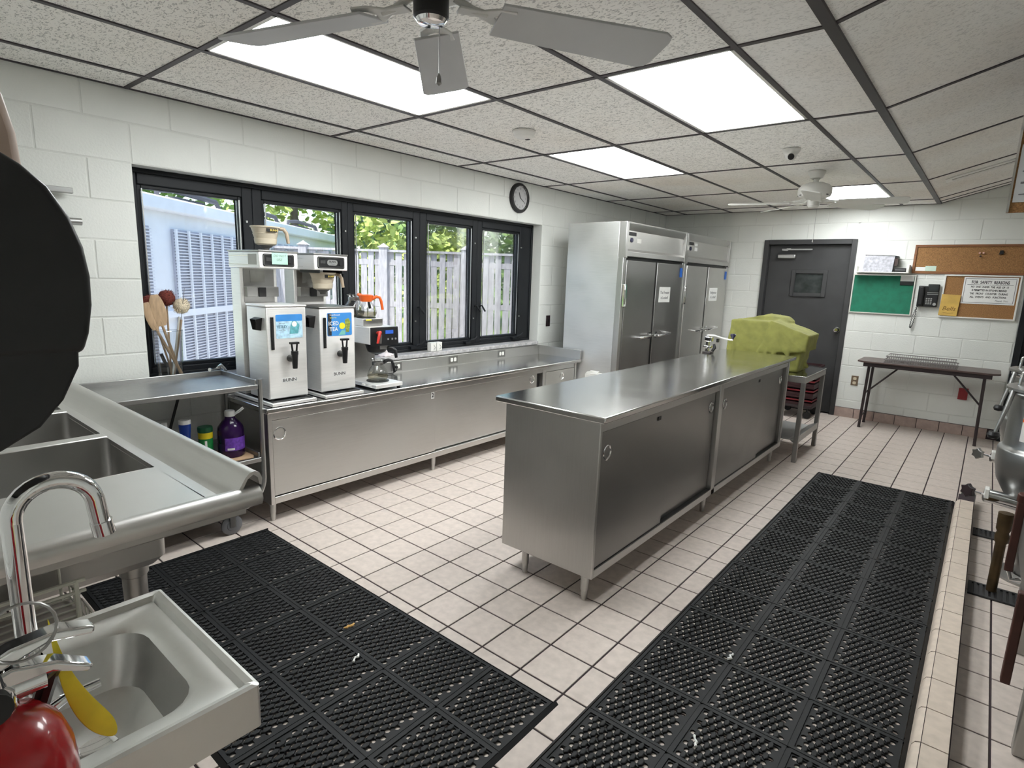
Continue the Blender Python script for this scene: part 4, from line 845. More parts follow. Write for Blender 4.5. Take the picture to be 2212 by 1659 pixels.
t = stick('wooden_spoon','flat wooden spoon with wide head upright in the pitcher','spoon',(-.018,.175,.856),(-.018,.085,1.19),.0085,WOOD); paddle(t,(-.018,.09,1.16),(0,-.16,1),0,WOOD,.18,.085,.012)
t = stick('wooden_spatula','leaning wooden spatula at the left of the pitcher','spatula',(-.02,.185,.856),(-.02,.052,1.16),.009,WOOD); paddle(t,(-.02,.058,1.14),(0,-.26,1),0,WOOD,.16,.058,.012)
def brush(label, base, tip, c, r, m, hm):
    t = stick('bottle_brush', label, 'brush', base, tip, .006, hm)
    mb = MB(); rng = random.Random(label); C = Vector(c)
    mb.lathe([(.001,-r*.95),(r*.6,-r*.75),(r*.92,-r*.2),(r*.92,r*.2),(r*.6,r*.75),(.001,r*.95)], c, 14)
    for i in range(260):
        dv = Vector((rng.gauss(0,.8),rng.gauss(0,1),rng.gauss(0,1))).normalized(); p = C+dv*r*.5; q = C+dv*r*rng.uniform(1.02,1.18); e = dv.cross(Vector((.3,.5,.8))).normalized()*.0018
        mb.add([p-e,p+e,q+e*.6,q-e*.6],[(0,1,2,3)])
    o = part(mb, 'bristles', m, t, recalc=False); o['kind'] = 'stuff'
brush('brown bristle brush at the left of the pitcher', (-.075,.15,.856),(-.085,.065,1.24),(-.088,.058,1.285),.050,BRUSHB,WOOD)
brush('brown bristle brush behind the wooden spoon', (-.075,.14,.856),(-.088,.148,1.27),(-.090,.150,1.315),.050,BRUSHB,WOOD)
brush('cream bristle brush at the right of the pitcher', (-.03,.13,.856),(-.03,.19,1.21),(-.045,.212,1.27),.048,BRUSHW,mat('white_handle',(.7,.7,.66),.4))
stick('metal_skewer','thin steel skewer rising highest from the pitcher','skewer',(-.02,.14,.856),(-.005,.22,1.375),.0016,STEELD)
stick('wooden_dowel','short wooden handle leaning right out of the pitcher','utensil',(-.05,.14,.856),(-.05,.205,1.19),.011,WOOD)
t = thing('peeler','black-handled peeler inside the clear pitcher','peeler',(-.01,.10,.86)); part(MB().tube([(-.012,.10,.92),(-.012,.085,.96),(-.012,.072,1.0)],[.008,.010,.009],10), 'handle', BLACK, t); part(MB().tube([(-.012,.104,.856),(-.012,.10,.925)],.004,8), 'blade', ALU, t)
# ================================================================== TEA AND COFFEE
BRS = steel('brewer_steel',(.90,.89,.87),.62,(3,3,60)); NAVY = mat('blue_print',(.05,.25,.62),.4,var=.1)
SKYB = mat('sky_print',(.45,.66,.80),.4,var=.25,scale=40); AQUA = mat('aqua_print',(.12,.38,.42),.4,var=.3,scale=50)
def funnel(c, label, hdir=1, k=0):
    t = thing('brew_funnel', label, 'brew funnel', c, 'cream brew funnels'); z = 0
    part(MB().lathe([(.001,.030),(.045,.030),(.055,.034),(.060,.038),(.0635,.066),(.0605,.067),(.0700,.096),(.0672,.097),(.0780,.128),(.083,.130),(.083,.137),(.077,.137),(.055,.045),(.001,.045)], c, 28), 'basket', CREAM, t)
    part(MB().lathe([(.001,.0),(.018,.0),(.020,.012),(.044,.0295),(.001,.0298)], c, 24), 'drip_cone', mat('grey_plastic',(.12,.115,.11),.4), t)
    x, y, z = c
    part(MB().tube([(x+.045,y+.062,z+.128),(x+.055,y+.085,z+.125),(x+.062,y+.098,z+.105),(x+.066,y+.106,z+.045)],[.011,.012,.011,.010],10), 'handle', mat('tan_plastic',(.36,.28,.20),.45), t)
    part(MB().box(x+.070,x+.0782,y-.03,y+.032,z+.104,z+.124), 'badge', BLACK, t, bevel=.002)
    text('BUNN', .016, (x+.0786,y+.012,z+.1135), '+x', mat('gold_print',(.6,.45,.1),.4), t, bold=.02)
    return t
def tea_brewer(y0, k):
    yc = y0+.115; y1 = y0+.23
    t = thing('tea_brewer', ['tall stainless tea brewer with a green note, nearest the cart','tall stainless tea brewer with oval badge, beside the coffee machine'][k], 'tea brewer', (.25,yc,CZ), 'tea brewers on the counter')
    part(MB().box(.06,.535,y0-.02,y1+.035,CZ+.004,CZ+.022), 'base_tray', BRS, t, bevel=.003)
    part(MB().box(.08,.515,y0-.005,y1+.02,CZ+.022,CZ+.026), 'tray_pad', BLACK, t)
    for (x,y) in ((.09,y0),(.5,y0),(.09,y1+.01),(.5,y1+.01)): part(MB().cyl((x,y,CZ),(x,y,CZ+.005),.012,n=10), 'foot', BLACK, t)
    part(MB().box(.06,.175,y0,y1,CZ+.024,1.505), 'tower', BRS, t, bevel=.003)
    part(MB().box(.175,.178,y0+.02,y1-.02,1.30,1.50), 'tower_front', STEELD, t)
    part(MB().box(.178,.18,y0+.06,y0+.15,1.42,1.49), 'instruction_plate', mat('plate_grey',(.25,.25,.23),.5), t)
    part(MB().box(.175,.215,y0+.02,y1-.01,1.335,1.395), 'spray_housing', STEELD, t, bevel=.003)
    part(MB().box(.215,.225,y0+.09,y0+.135,1.335,1.392), 'inlet', BLACK, t, bevel=.003)
    hd = part(MB().box(.05,.425,y0-.005,y1+.003,1.506,1.598), 'head', BRS, t, bevel=.005)
    part(MB().box(.045,.428,y0-.008,y1+.006,1.598,1.608), 'head_lid', STEELD, t, bevel=.002)
    fp = part(MB().prism(rrect(y0+.018,y1-.022,1.518,1.588,.010),'x',.425,.428), 'control_panel', BLACK, t)
    part(MB().tube([(.4285,a,b) for a,b in rrect(y0+.023,y1-.027,1.523,1.583,.008)],.0016,6,closed=True), 'panel_ring', CHROME, fp)
    part(MB().box(.428,.431,y0+.035,y0+.07,1.545,1.566), 'indicator', mat('dark_grey_plastic',(.05,.05,.05),.3), fp, bevel=.001)
    part(MB().box(.428,.434,y1-.063,y1-.045,1.538,1.570), 'rocker_switch', BLACK, fp, bevel=.002)
    part(MB().box(.06,.30,y0-.0065,y0-.005,1.575,1.577).box(.06,.30,y0-.0065,y0-.005,1.525,1.527), 'side_trim', CHROME, t)
    if k == 0:
        part(MB().box(.30,.40,y0-.0065,y0-.005,1.525,1.585), 'rating_plate', mat('plate_pale',(.42,.42,.38),.5), t)
        nt_ = solo(MB().box(.4325,.4335,y0+.068,y0+.165,1.530,1.596), 'sticky_note', mat('mint_paper',(.42,.66,.54),.7), 'mint green handwritten note stuck on the tea brewer', 'note')
        text('DO NOT', .019, (.434,y0+.116,1.578), '+x', GREYINK, nt_, shear=.2); text('USE', .021, (.434,y0+.112,1.556), '+x', GREYINK, nt_, shear=.2)
    else:
        part(MB().prism(rrect(y0+.083,y0+.157,1.537,1.571,.0165,8),'x',.4285,.4305), 'badge', ALU, fp)
        text('BUNN', .016, (.4308,y0+.12,1.559), '+x', INK, fp, bold=.02); text('Classic', .011, (.4308,y0+.12,1.545), '+x', GREYINK, fp, shear=.3)
def tea_urn(y0, y1, zt, k):
    x0, x1 = .192, .470; z0 = .748
    t = thing('tea_urn', ['stainless iced tea dispenser with pale blue sticker','stainless iced tea dispenser with bright Iced Tea sticker'][k], 'tea dispenser', (.33,(y0+y1)/2,CZ+.026), 'iced tea dispensers')
    pl = [(x0+.05,y0),(x1,y0),(x1,y1),(x0+.05,y1),(x0+.015,y1-.02),(x0,y1-.06),(x0,y0+.06),(x0+.015,y0+.02)]
    part(MB().prism(pl,'z',z0,zt), 'tank', BRS, t, bevel=.006)
    part(MB().prism([(a+(.004 if a>.3 else -.004),b+(.004 if b>(y0+y1)/2 else -.004)) for a,b in pl],'z',zt+.001,zt+.012), 'lid', BRS if k == 0 else STEELD, t, bevel=.004)
    part(MB().box(x0+.05,x1-.03,y0+.03,y1-.03,CZ+.027,z0), 'pedestal', BLACK, t)
    for (x,y) in ((x1-.03,y0+.03),(x1-.03,y1-.03),(x0+.06,y0+.03),(x0+.06,y1-.03)): part(MB().cyl((x,y,CZ+.0262),(x,y,z0),.014,n=12), 'foot', ALU, t)
    part(MB().box(x1,x1+.006,y0+.022,y0+.042,zt-.245,zt-.055), 'sight_gauge', BLACK, t, bevel=.003)
    part(MB().cyl((x1+.0065,y0+.032,zt-.235),(x1+.0065,y0+.032,zt-.065),.005,n=10), 'gauge_tube', GLASSC, t)
    # V shaped black side handle
    for ys,sg in ((y0,-1),(y1,1)):
        part(MB().prism([(.34,1.205),(.365,1.205),(.395,1.165),(.425,1.165),(.395,1.148),(.36,1.148)],'y',ys-(.03 if sg<0 else 0),ys+(.03 if sg>0 else 0)) if 0 else MB().add([(.335,ys,1.225),(.425,ys,1.225),(.405,ys,1.150),(.355,ys,1.150),(.345,ys+sg*.035,1.215),(.415,ys+sg*.035,1.215),(.400,ys+sg*.03,1.155),(.362,ys+sg*.03,1.155)],[(0,1,5,4),(1,2,6,5),(2,3,7,6),(3,0,4,7)]), 'side_handle', BLACK, t, recalc=False)
    # faucet
    yc = (y0+y1)/2+.012; zc = .985 if k == 0 else .985
    part(MB().cyl((x1,yc,zc),(x1+.055,yc,zc),.021,.017,14).cyl((x1+.055,yc,zc+.028),(x1+.055,yc,zc-.055),.019,.014,14).cyl((x1+.055,yc,zc+.028),(x1+.055,yc,zc+.048),.021,.021,14), 'faucet', BLACK, t)
    part(MB().tube([(x1+.055,yc-.012,zc+.045),(x1+.055,yc-.018,zc+.095),(x1+.055,yc+.018,zc+.095),(x1+.055,yc+.012,zc+.045)],.006,8).box(x1+.043,x1+.067,yc-.026,yc+.026,zc+.09,zc+.102), 'faucet_lever', BLACK, t)
    lb = part(MB().prism(rrect((y0+y1)/2-.045,(y0+y1)/2+.055,.842,.868,.01),'x',x1,x1+.0012), 'name_plate', PAPER, t)
    text('BUNN', .027, (x1+.0016,(y0+y1)/2+.005,.855), '+x', INK, lb, bold=.012, sx=1.15)
    # sticker
    s0, s1, q0, q1 = (y0+.055,y1-.025,1.105,1.245) if k == 0 else (y0+.052,y1-.022,1.10,1.245)
    st = part(MB().prism(rrect(s0,s1,q0,q1,.008),'x',x1+.0003,x1+.0012), 'sticker', SKYB if k == 0 else NAVY, t)
    xx = x1+.0013
    if k == 0:
        part(MB().prism(rrect(s0,s1,q1-.04,q1,.008),'x',xx,xx+.0002), 'sticker_band', NAVY, st)
        part(MB().prism([(s1-.085,q0+.025),(s1-.03,q0+.025),(s1-.018,q0+.075),(s1-.04,q0+.10),(s1-.065,q0+.10),(s1-.078,q0+.07)],'x',xx,xx+.0003), 'glass_picture', AQUA, st)
        part(MB().cyl((xx,s1-.052,q0+.082),(xx+.0005,s1-.052,q0+.082),.016,n=18), 'ice_picture', PAPER, st)
        text('BRITISH', .010, (xx+.0003,s0+.038,q0+.087), '+x', GREYINK, st); text('TETLEY', .021, (xx+.0003,s0+.038,q0+.068), '+x', mat('teal_ink',(.03,.12,.2),.5), st, bold=.01); text('Iced Tea', .012, (xx+.0003,s0+.038,q0+.049), '+x', GREYINK, st)
    else:
        part(MB().box(xx,xx+.0002,s0+.004,s0+.03,q0+.004,q1-.004), 'sticker_band', INK, st)
        part(MB().cyl((xx,s1-.072,q0+.062),(xx+.0006,s1-.072,q0+.062),.021,n=20), 'lemon_picture', mat('lemon',(.85,.72,.03),.4), st)
        part(MB().prism([(s1-.045,q0+.02),(s1-.022,q0+.02),(s1-.01,q0+.085),(s1-.025,q0+.11),(s1-.05,q0+.10),(s1-.052,q0+.07)],'x',xx,xx+.0004), 'tea_glass_picture', mat('tea_glass',(.28,.32,.06),.4,var=.4,scale=80), st)
        part(MB().prism([(s1-.10,q0+.004),(s1-.05,q0+.004),(s1-.05,q0+.03),(s1-.075,q0+.035)],'x',xx,xx+.0003), 'mint_picture', mat('mint_leaf',(.2,.5,.42),.4), st)
        text('ICED', .034, (xx+.0004,s0+.045,q0+.078), '+x', PAPER, st, bold=.015); text('TEA', .034, (xx+.0004,s0+.045,q0+.042), '+x', PAPER, st, bold=.015)
        text('Fresh Brewed', .013, (xx+.0004,s0+.055,q0+.132), '+x', PAPER, st, bold=.01); text('Green Tea', .011, (xx+.0004,s0+.042,q0+.115), '+x', mat('lemon',(0,0,0)), st)
tea_brewer(.463, 0); tea_brewer(.808, 1)
tea_urn(.462, .710, 1.287, 0); tea_urn(.802, 1.055, 1.272, 1)
funnel((.30,.568,1.6095), 'cream plastic brew funnel standing on top of the tea brewer')
funnel((.32,.925,1.355), 'cream plastic brew funnel hanging under the second tea brewer')
# the hanging funnel needs its rails
part(MB().box(.20,.42,.838,.846,1.488,1.506).box(.20,.42,1.004,1.012,1.488,1.506), 'funnel_rail', BLACK, [o for o in COL.objects if o.name.startswith('tea_brewer') and o.parent is None][1])
# coffee brewer
cf = thing('coffee_brewer', 'stainless coffee machine with red tap handle and blue display', 'coffee maker', (.3,1.30,CZ))
ya, yb = 1.185, 1.412
part(MB().box(.10,.520,ya,yb,CZ+.012,CZ+.038), 'base', BRS, cf, bevel=.003)
for (x,y) in ((.12,ya+.02),(.5,ya+.02),(.12,yb-.02),(.5,yb-.02)): part(MB().cyl((x,y,CZ),(x,y,CZ+.013),.013,n=10), 'foot', BLACK, cf)
part(MB().cyl((.385,1.30,CZ+.038),(.385,1.30,CZ+.044),.078,n=28), 'warmer_plate', BLACK, cf)
for y in (1.215,1.25): part(MB().box(.30,.33,y-.0+0,y+.0001,0,0)) if 0 else None
for x in (.36,.43): part(MB().box(x,x+.035,ya-.003,ya,CZ+.019,CZ+.030), 'rocker_switch', WHITE, cf)
part(MB().box(.10,.205,ya,yb,CZ+.038,1.025), 'tower', STEELD, cf, bevel=.003)
hd = part(MB().box(.10,.455,ya,yb,1.022,1.138), 'head', BRS, cf, bevel=.004)
fp = part(MB().prism([(.455,1.022),(.478,1.012),(.470,1.138),(.455,1.138)],'y',ya+.002,yb), 'control_panel', BLACK, cf, bevel=.003)
part(MB().box(.473,.4775,1.300,1.365,1.092,1.116), 'display', mat('lcd_blue',(.03,.10,.45),.3,emit=.3), fp)
for y in (1.32,1.355,1.385): part(MB().cyl((.474,y,1.055),(.479,y,1.055),.007,n=12), 'button', mat('grey_button',(.25,.25,.25),.4), fp)
part(MB().tube([(.475,1.235,1.10),(.50,1.235,1.108),(.512,1.215,1.075),(.512,1.205,1.035)],[.012,.012,.010,.008],10), 'hot_water_lever', REDP, cf)
part(MB().cyl((.49,1.245,1.09),(.49,1.245,1.03),.011,.008,12), 'hot_water_tap', STEELD, cf)
part(MB().box(.10,.375,ya+.005,yb-.06,1.139,1.190), 'warmer_box', BRS, cf, bevel=.003); part(MB().box(.375,.380,ya+.008,yb-.062,1.142,1.187), 'warmer_front', STEELD, cf)
part(MB().box(.38,.382,ya+.025,ya+.07,1.178,1.186), 'caution_strip', YELLOW, cf)
for x in (.16,.30): part(MB().cyl((x,1.27,1.190),(x,1.27,1.196),.066,n=24), 'warmer_plate', BLACK, cf)
part(MB().lathe([(.001,.945),(.03,.945),(.062,.962),(.078,1.008),(.080,1.021),(.001,1.021)],(.375,1.30,0),24), 'brew_basket', BLACK, cf)
part(MB().tube([(.45,1.335,.99),(.485,1.355,.99),(.50,1.365,.975),(.505,1.368,.925)],[.013,.013,.012,.010],10), 'basket_handle', BLACK, cf); part(MB().box(.448,.456,1.27,1.33,.985,1.012), 'badge', ALU, cf)
def carafe(c, label, m, ang, full=.4):
    t = thing('coffee_carafe', label, 'carafe', c, 'glass coffee carafes')
    prof = [(.001,.002),(.056,.002),(.066,.008),(.073,.028),(.071,.046),(.058,.078),(.040,.104),(.036,.112),(.036,.128),(.047,.146)]
    part(MB().lathe(prof, c, 28), 'glass_bowl', GLASSC, t)
    part(MB().lathe([(.001,.004),(.054,.004),(.064,.010),(.0708,.027),(.0706,.034),(.001,.034)], c, 28), 'water', glass('still_water',(.80,.76,.66),.1,.15) if 'still_water' not in bpy.data.materials else bpy.data.materials['still_water'], t)
    part(MB().lathe([(.0375,.106),(.0395,.108),(.0395,.127),(.0375,.129)], c, 24), 'collar_band', m if m is ORANGE else STEELD, t)
    x, y, z = c; dx, dy = math.cos(R(ang)), math.sin(R(ang))
    P = lambda r_, h_: (x+dx*r_, y+dy*r_, z+h_)
    part(MB().tube([P(.036,.118),P(.050,.130),P(.075,.140),P(.098,.134),P(.108,.110),P(.118,.050)],[.010,.014,.011,.010,.010,.009],10), 'handle', m, t)
    if m is ORANGE: part(MB().lathe([(.0400,.112),(.046,.135),(.050,.150),(.040,.154),(.001,.152)], c, 24).tube([P(-.035,.145),P(-.058,.158)],[.016,.008],8), 'lid_collar', m, t)
    else: part(MB().lathe([(.0455,.143),(.050,.150),(.046,.150),(.044,.146)], c, 24), 'pour_rim', GLASSC, t)
carafe((.385,1.30,CZ+.0445), 'glass carafe with black handle under the coffee machine', BLACK, 62)
carafe((.30,1.27,1.1965), 'glass carafe with orange lid and handle on top of the coffee machine', ORANGE, 70)
carafe((.16,1.27,1.1965), 'glass carafe with black handle behind the orange one', BLACK, 75)
# ---- sill items
lt = thing('frilled_lid', 'white frilled plastic cover with knob on the window sill', 'lid', (-.035,1.70,.848))
lp = []
for z,rr,am in ((.848,.062,.006),(.856,.064,.006),(.866,.050,.003),(.876,.018,.001),(.892,.010,0),(.900,.002,0)):
    lp.append([(-.035+(rr*.8+am*math.cos(9*2*math.pi*i/54))*math.cos(2*math.pi*i/54),1.70+(rr+am*math.cos(9*2*math.pi*i/54))*math.sin(2*math.pi*i/54),z) for i in range(54)])
part(loft(MB(), lp, True, True), 'cover', mat('pinkish_white',(.80,.72,.72),.5), lt)
wb_ = thing('white_box', 'small white twin box on the sill below the window crank', 'box', (-.03,2.22,.848))
for s_ in (-1,1): part(MB().box(-.055,-.005,2.222+s_*.034-.031,2.222+s_*.034+.031,.8485,.925), 'half', WHITE, wb_, bevel=.004); part(MB().tube([(-.003,2.222+s_*.034,.865),(.004,2.222+s_*.034+.012,.882),(-.003,2.222+s_*.034,.905)],.002,6), 'clip', STEELD, wb_)
# ---- wall clock, switch
ck = thing('wall_clock', 'round black-rimmed wall clock above the window end', 'clock', (.02,3.262,2.11))
ccx, ccy, ccz = 0.002, 3.262, 2.247
part(MB().lathe([(.138,0),(.138,.018),(.130,.030),(.112,.032),(.107,.024),(.107,.018)],(ccx,ccy,ccz),40,'x'), 'rim', BLACK, ck)
part(MB().lathe([(.107,.018),(.001,.018)],(ccx,ccy,ccz),40,'x'), 'dial', mat('dial',(.50,.50,.50),.5), ck)
part(MB().lathe([(.1075,.0245),(.110,.029),(.106,.029)],(ccx,ccy,ccz),40,'x'), 'bezel', CHROME, ck)
for k in range(1,13):
    a = R(90-30*k); text(str(k), .026, (ccx+.0185,ccy+math.cos(a)*.083,ccz+math.sin(a)*.083), '+x', GREYINK, ck, name='numeral', bold=.01)
part(MB().tube([(ccx+.021,ccy,ccz),(ccx+.021,ccy-.018,ccz+.05)],[.0035,.002],6), 'hour_hand', INK, ck)
part(MB().tube([(ccx+.023,ccy,ccz),(ccx+.023,ccy+.062,ccz-.036)],[.0028,.0015],6), 'minute_hand', INK, ck)
sw = thing('wall_switch', 'dark switch plate on the wall right of the window', 'switch', (.005,3.825,1.0)); part(MB().box(.001,.007,3.79,3.86,.995,1.11), 'plate', BROWNM, sw, bevel=.002); part(MB().box(.007,.014,3.816,3.834,1.035,1.07), 'toggle', BLACK, sw, bevel=.002)
# ================================================================== FAR END
# small steel table, lower shelf
st = thing('equipment_stand', 'small steel stand with galvanized undershelf at the island end', 'table', (2.2,4.45,0))
tx0,tx1,ty0,ty1 = 1.86,2.525,4.085,4.84
part(MB().box(tx0,tx1,ty0,ty1,.748,.757), 'top', STEELTOP, st, bevel=.002); part(MB().box(tx0,tx1,ty0,ty0+.012,.700,.748).box(tx0,tx1,ty1-.012,ty1,.700,.748).box(tx1-.012,tx1,ty0,ty1,.700,.748).box(tx0,tx0+.012,ty0,ty1,.700,.748), 'apron', STEELV, st, bevel=.002)
for (x,y) in ((tx0+.02,ty0+.02),(tx0+.02,ty1-.02),(tx1-.02,ty0+.02),(tx1-.02,ty1-.02)):
    part(MB().prism([(x-.018,y-.018),(x+.018,y-.018),(x+.018,y+.018),(x-.018,y+.018)],'z',.0,.70), 'leg', STEELD, st, bevel=.003)
part(MB().box(tx0+.04,tx1-.01,ty0+.04,ty1-.01,.185,.192), 'undershelf', ALU, st); part(MB().prism([(tx1-.09,.192),(tx1-.005,.235),(tx1-.005,.175),(tx1-.02,.165),(tx1-.06,.165)],'y',ty0+.05,ty1-.0), 'shelf_lip', ALU, st, bevel=.004)
# green cloth over the slicer
gm = MB(); gm.prism([(1.765,.775),(2.24,.775),(2.20,1.20),(1.80,1.20)],'y',4.24,4.72).prism([(2.10,.92),(2.46,.96),(2.475,1.105),(2.15,1.215)],'y',4.22,4.62).prism([(2.1,.775),(2.40,.775),(2.42,.98),(2.1,1.0)],'y',4.27,4.60).lathe([(.001,1.16),(.17,1.16),(.175,1.20),(.13,1.235),(.06,1.25),(.001,1.252)],(2.08,4.60,0),20)
for (p,q,r_) in (((2.20,4.245,1.20),(2.02,4.235,.80),.014),((2.20,4.245,1.20),(2.11,4.225,.79),.018),((2.20,4.245,1.20),(2.20,4.225,.79),.014),((2.19,4.225,1.20),(2.33,4.225,.90),.016),((2.19,4.225,1.20),(2.44,4.222,.97),.013),((1.82,4.24,1.19),(1.86,4.235,.80),.010),((2.22,4.3,1.19),(2.43,4.5,.80),.014),((1.86,4.4,1.2),(2.05,4.62,1.235),.018),((2.18,4.4,1.2),(2.12,4.62,1.235),.018)):
    gm.tube([p, tuple((a_+b_)/2 for a_,b_ in zip(p,q)), q],[r_*.4,r_,r_*1.3],8)
gc_ = solo(gm, 'slicer_cover', OLIVE, 'olive green cloth cover draped over a machine on the stand', 'cloth cover')
gc_.location.z = .760
rm = gc_.modifiers.new('remesh','REMESH'); rm.mode = 'VOXEL'; rm.voxel_size = .010; rm.use_smooth_shade = True
s1_ = gc_.modifiers.new('smooth','SMOOTH'); s1_.iterations = 2; s1_.factor = .5
tx_ = bpy.data.textures.new('folds','CLOUDS'); tx_.noise_scale = .10; tx_.noise_depth = 2
dp = gc_.modifiers.new('folds','DISPLACE'); dp.texture = tx_; dp.strength = .014; dp.mid_level = .45; dp.texture_coords = 'LOCAL'
# crates against the door
for k in range(4):
    z0 = .16+k*.112; t = thing('plastic_crate', ['maroon plastic crate at the bottom of the stack by the door','maroon plastic crate second from the bottom of the stack','maroon plastic crate third from the bottom of the stack','maroon plastic crate on top of the stack by the door'][k], 'crate', (2.03,6.15,z0), 'stacked maroon crates')
    a,b,c,d = 1.83,2.22,5.95,6.38
    part(MB().box(a,b,c,d,z0,z0+.008), 'floor_panel', MAROON, t)
    for j,(p0,p1,q0,q1) in enumerate(((a,a+.01,c,d),(b-.01,b,c,d),(a+.01,b-.01,c,c+.01),(a+.01,b-.01,d-.01,d))):
        w_ = part(MB().box(p0,p1,q0,q1,z0+.008,z0+.030).box(p0,p1,q0,q1,z0+.085,z0+.110), 'side', MAROON, t)
        part(MB().box(p0,p1,q0,q1,z0+.048,z0+.064), 'slat', mat('dark_red_plastic',(.17,.012,.018),.5), t)
dl = thing('crate_dolly', 'low dark dolly under the maroon crates', 'dolly', (2.03,6.15,0)); part(MB().box(1.83,2.22,5.95,6.38,.125,.158), 'platform', BROWNM, dl, bevel=.004)
for (x,y) in ((1.88,6.0),(2.17,6.0),(1.88,6.33),(2.17,6.33)): part(MB().cyl((x,y,.058),(x,y,.125),.012,n=8).lathe([(.001,-.014),(.036,-.014),(.042,0),(.036,.014),(.001,.014)],(x,y,.042),16,'y'), 'caster', BLACK, dl)
# can opener clamped to the island
co = thing('can_opener', 'crank can opener with white arm clamped on the island', 'can opener', (1.83,3.64,.922))
part(MB().box(1.80,1.87,3.60,3.68,.9225,.934), 'base_plate', BROWNM, co, bevel=.003); part(MB().box(1.812,1.838,3.625,3.655,.934,1.075), 'post', CHROME, co, bevel=.004)
part(MB().box(1.80,1.865,3.615,3.665,1.02,1.062), 'gear_head', CHROME, co, bevel=.008); part(MB().box(1.795,1.86,3.61,3.67,.965,.985), 'blade_guard', CHROME, co, bevel=.004); part(MB().tube([(1.87,3.64,.94),(1.885,3.65,.97),(1.875,3.655,1.0)],[.012,.014,.010],8).box(1.90,1.915,3.63,3.66,1.02,1.05), 'cutter', BLACK, co)
part(MB().tube([(1.82,3.64,1.072),(1.87,3.655,1.074),(1.93,3.68,1.055),(1.985,3.70,1.045),(2.01,3.71,1.045)],.007,8), 'crank_arm', WHITE, co)
part(MB().lathe([(.004,0),(.010,.012),(.012,.02),(.022,.035),(.024,.044),(.016,.052),(.001,.053)],(2.008,3.71,1.045),14), 'crank_knob', mat('navy_knob',(.02,.018,.05),.3), co)
# folding table
ft = thing('folding_table', 'dark brown folding table against the back wall', 'table', (3.2,6.19,0))
X0,X1,Y0,Y1,TZ = 2.60,3.80,5.955,6.425,.742
c_ = .05
part(MB().prism([(X0,Y0+c_),(X0+c_,Y0),(X1-c_,Y0),(X1,Y0+c_),(X1,Y1-c_),(X1-c_,Y1),(X0+c_,Y1),(X0,Y1-c_)],'z',TZ-.018,TZ), 'tabletop', TABLEW, ft, bevel=.003)
part(MB().box(X0+.06,X1-.06,Y0+.03,Y0+.045,TZ-.06,TZ-.018).box(X0+.06,X1-.06,Y1-.045,Y1-.03,TZ-.06,TZ-.018).box(X0+.06,X0+.075,Y0+.045,Y1-.045,TZ-.06,TZ-.018).box(X1-.075,X1-.06,Y0+.045,Y1-.045,TZ-.06,TZ-.018), 'apron', BROWNM, ft)
for xl,s_ in ((2.71,1),(3.685,-1)):
    for y in (6.04,6.35): part(MB().tube([(xl,y,TZ-.03),(xl-.012*s_,y,.10),(xl-.015*s_,y,.02),(xl-.015*s_,y,.0)],[.014,.014,.014,.016],10), 'leg', BROWNM, ft)
    part(MB().tube([(xl-.013*s_,6.04,.10),(xl-.013*s_,6.10,.125),(xl-.013*s_,6.29,.125),(xl-.013*s_,6.35,.10)],.009,8), 'foot_bar', BROWNM, ft)
    part(MB().tube([(xl-.008*s_,6.195,.38),(xl+.27*s_,6.195,TZ-.05)],.009,8).tube([(xl-.008*s_,6.04,.38),(xl-.008*s_,6.35,.38)],.009,8), 'brace', BROWNM, ft)
for k in range(2):
    z0 = TZ+.004+k*.034; x0,x1,y0,y1 = 2.84+.012*k,3.46-.02*k,6.0+.02*k,6.36
    t = thing('wire_rack', ['blackened wire oven rack lying lower on the folding table','blackened wire oven rack lying on top of the other'][k], 'wire rack', ((x0+x1)/2,(y0+y1)/2,z0), 'wire racks on the folding table')
    WR = mat('dark_wire',(.16,.145,.14),.45); part(MB().tube([(x0,y0,z0),(x1,y0,z0),(x1,y1,z0),(x0,y1,z0)],.0045,6,closed=True), 'rim_wire', WR, t)
    part(MB().tube([(x0,y0,z0+.028),(x1,y0,z0+.028),(x1,y1,z0+.028),(x0,y1,z0+.028)],.0045,6,closed=True), 'rim_wire', WR, t)
    for i in range(30): 
        x = x0+(x1-x0)*(i+.5)/30; part(MB().tube([(x,y0,z0+.028),(x,y0,z0),(x,y1,z0),(x,y1,z0+.028)],.002,5), 'wire', WR, t)
# ---- things on the back wall (y = L)
SIL = steel('frame_silver',(.70,.69,.66),.385,(9,9,9))
def wall_frame(t, x0,x1,z0,z1,w_,m,d=.02):
    part(MB().box(x0,x1,L-d,L-.001,z1-w_,z1).box(x0,x1,L-d,L-.001,z0,z0+w_).box(x0,x0+w_,L-d,L-.001,z0+w_,z1-w_).box(x1-w_,x1,L-d,L-.001,z0+w_,z1-w_), 'frame', m, t, bevel=.002)
gb = thing('chalkboard', 'green chalkboard with silver frame between door and phone', 'chalkboard', (2.667,L,1.23)); wall_frame(gb,2.37,2.966,1.228,1.668,.013,SIL)
part(MB().box(2.383,2.953,L-.010,L-.001,1.241,1.655), 'board', CHALK, gb)
cd = solo(MB().box(2.825,2.948,L-.014,L-.011,1.598,1.66), 'white_card', PAPER, 'white card clipped to the top corner of the green chalkboard', 'card'); cd2 = solo(MB().box(2.825,2.948,L-.022,L-.011,1.555,1.597), 'dark_holder', BLACK, 'dark clip strip under the white card on the chalkboard', 'clip', bevel=.003)
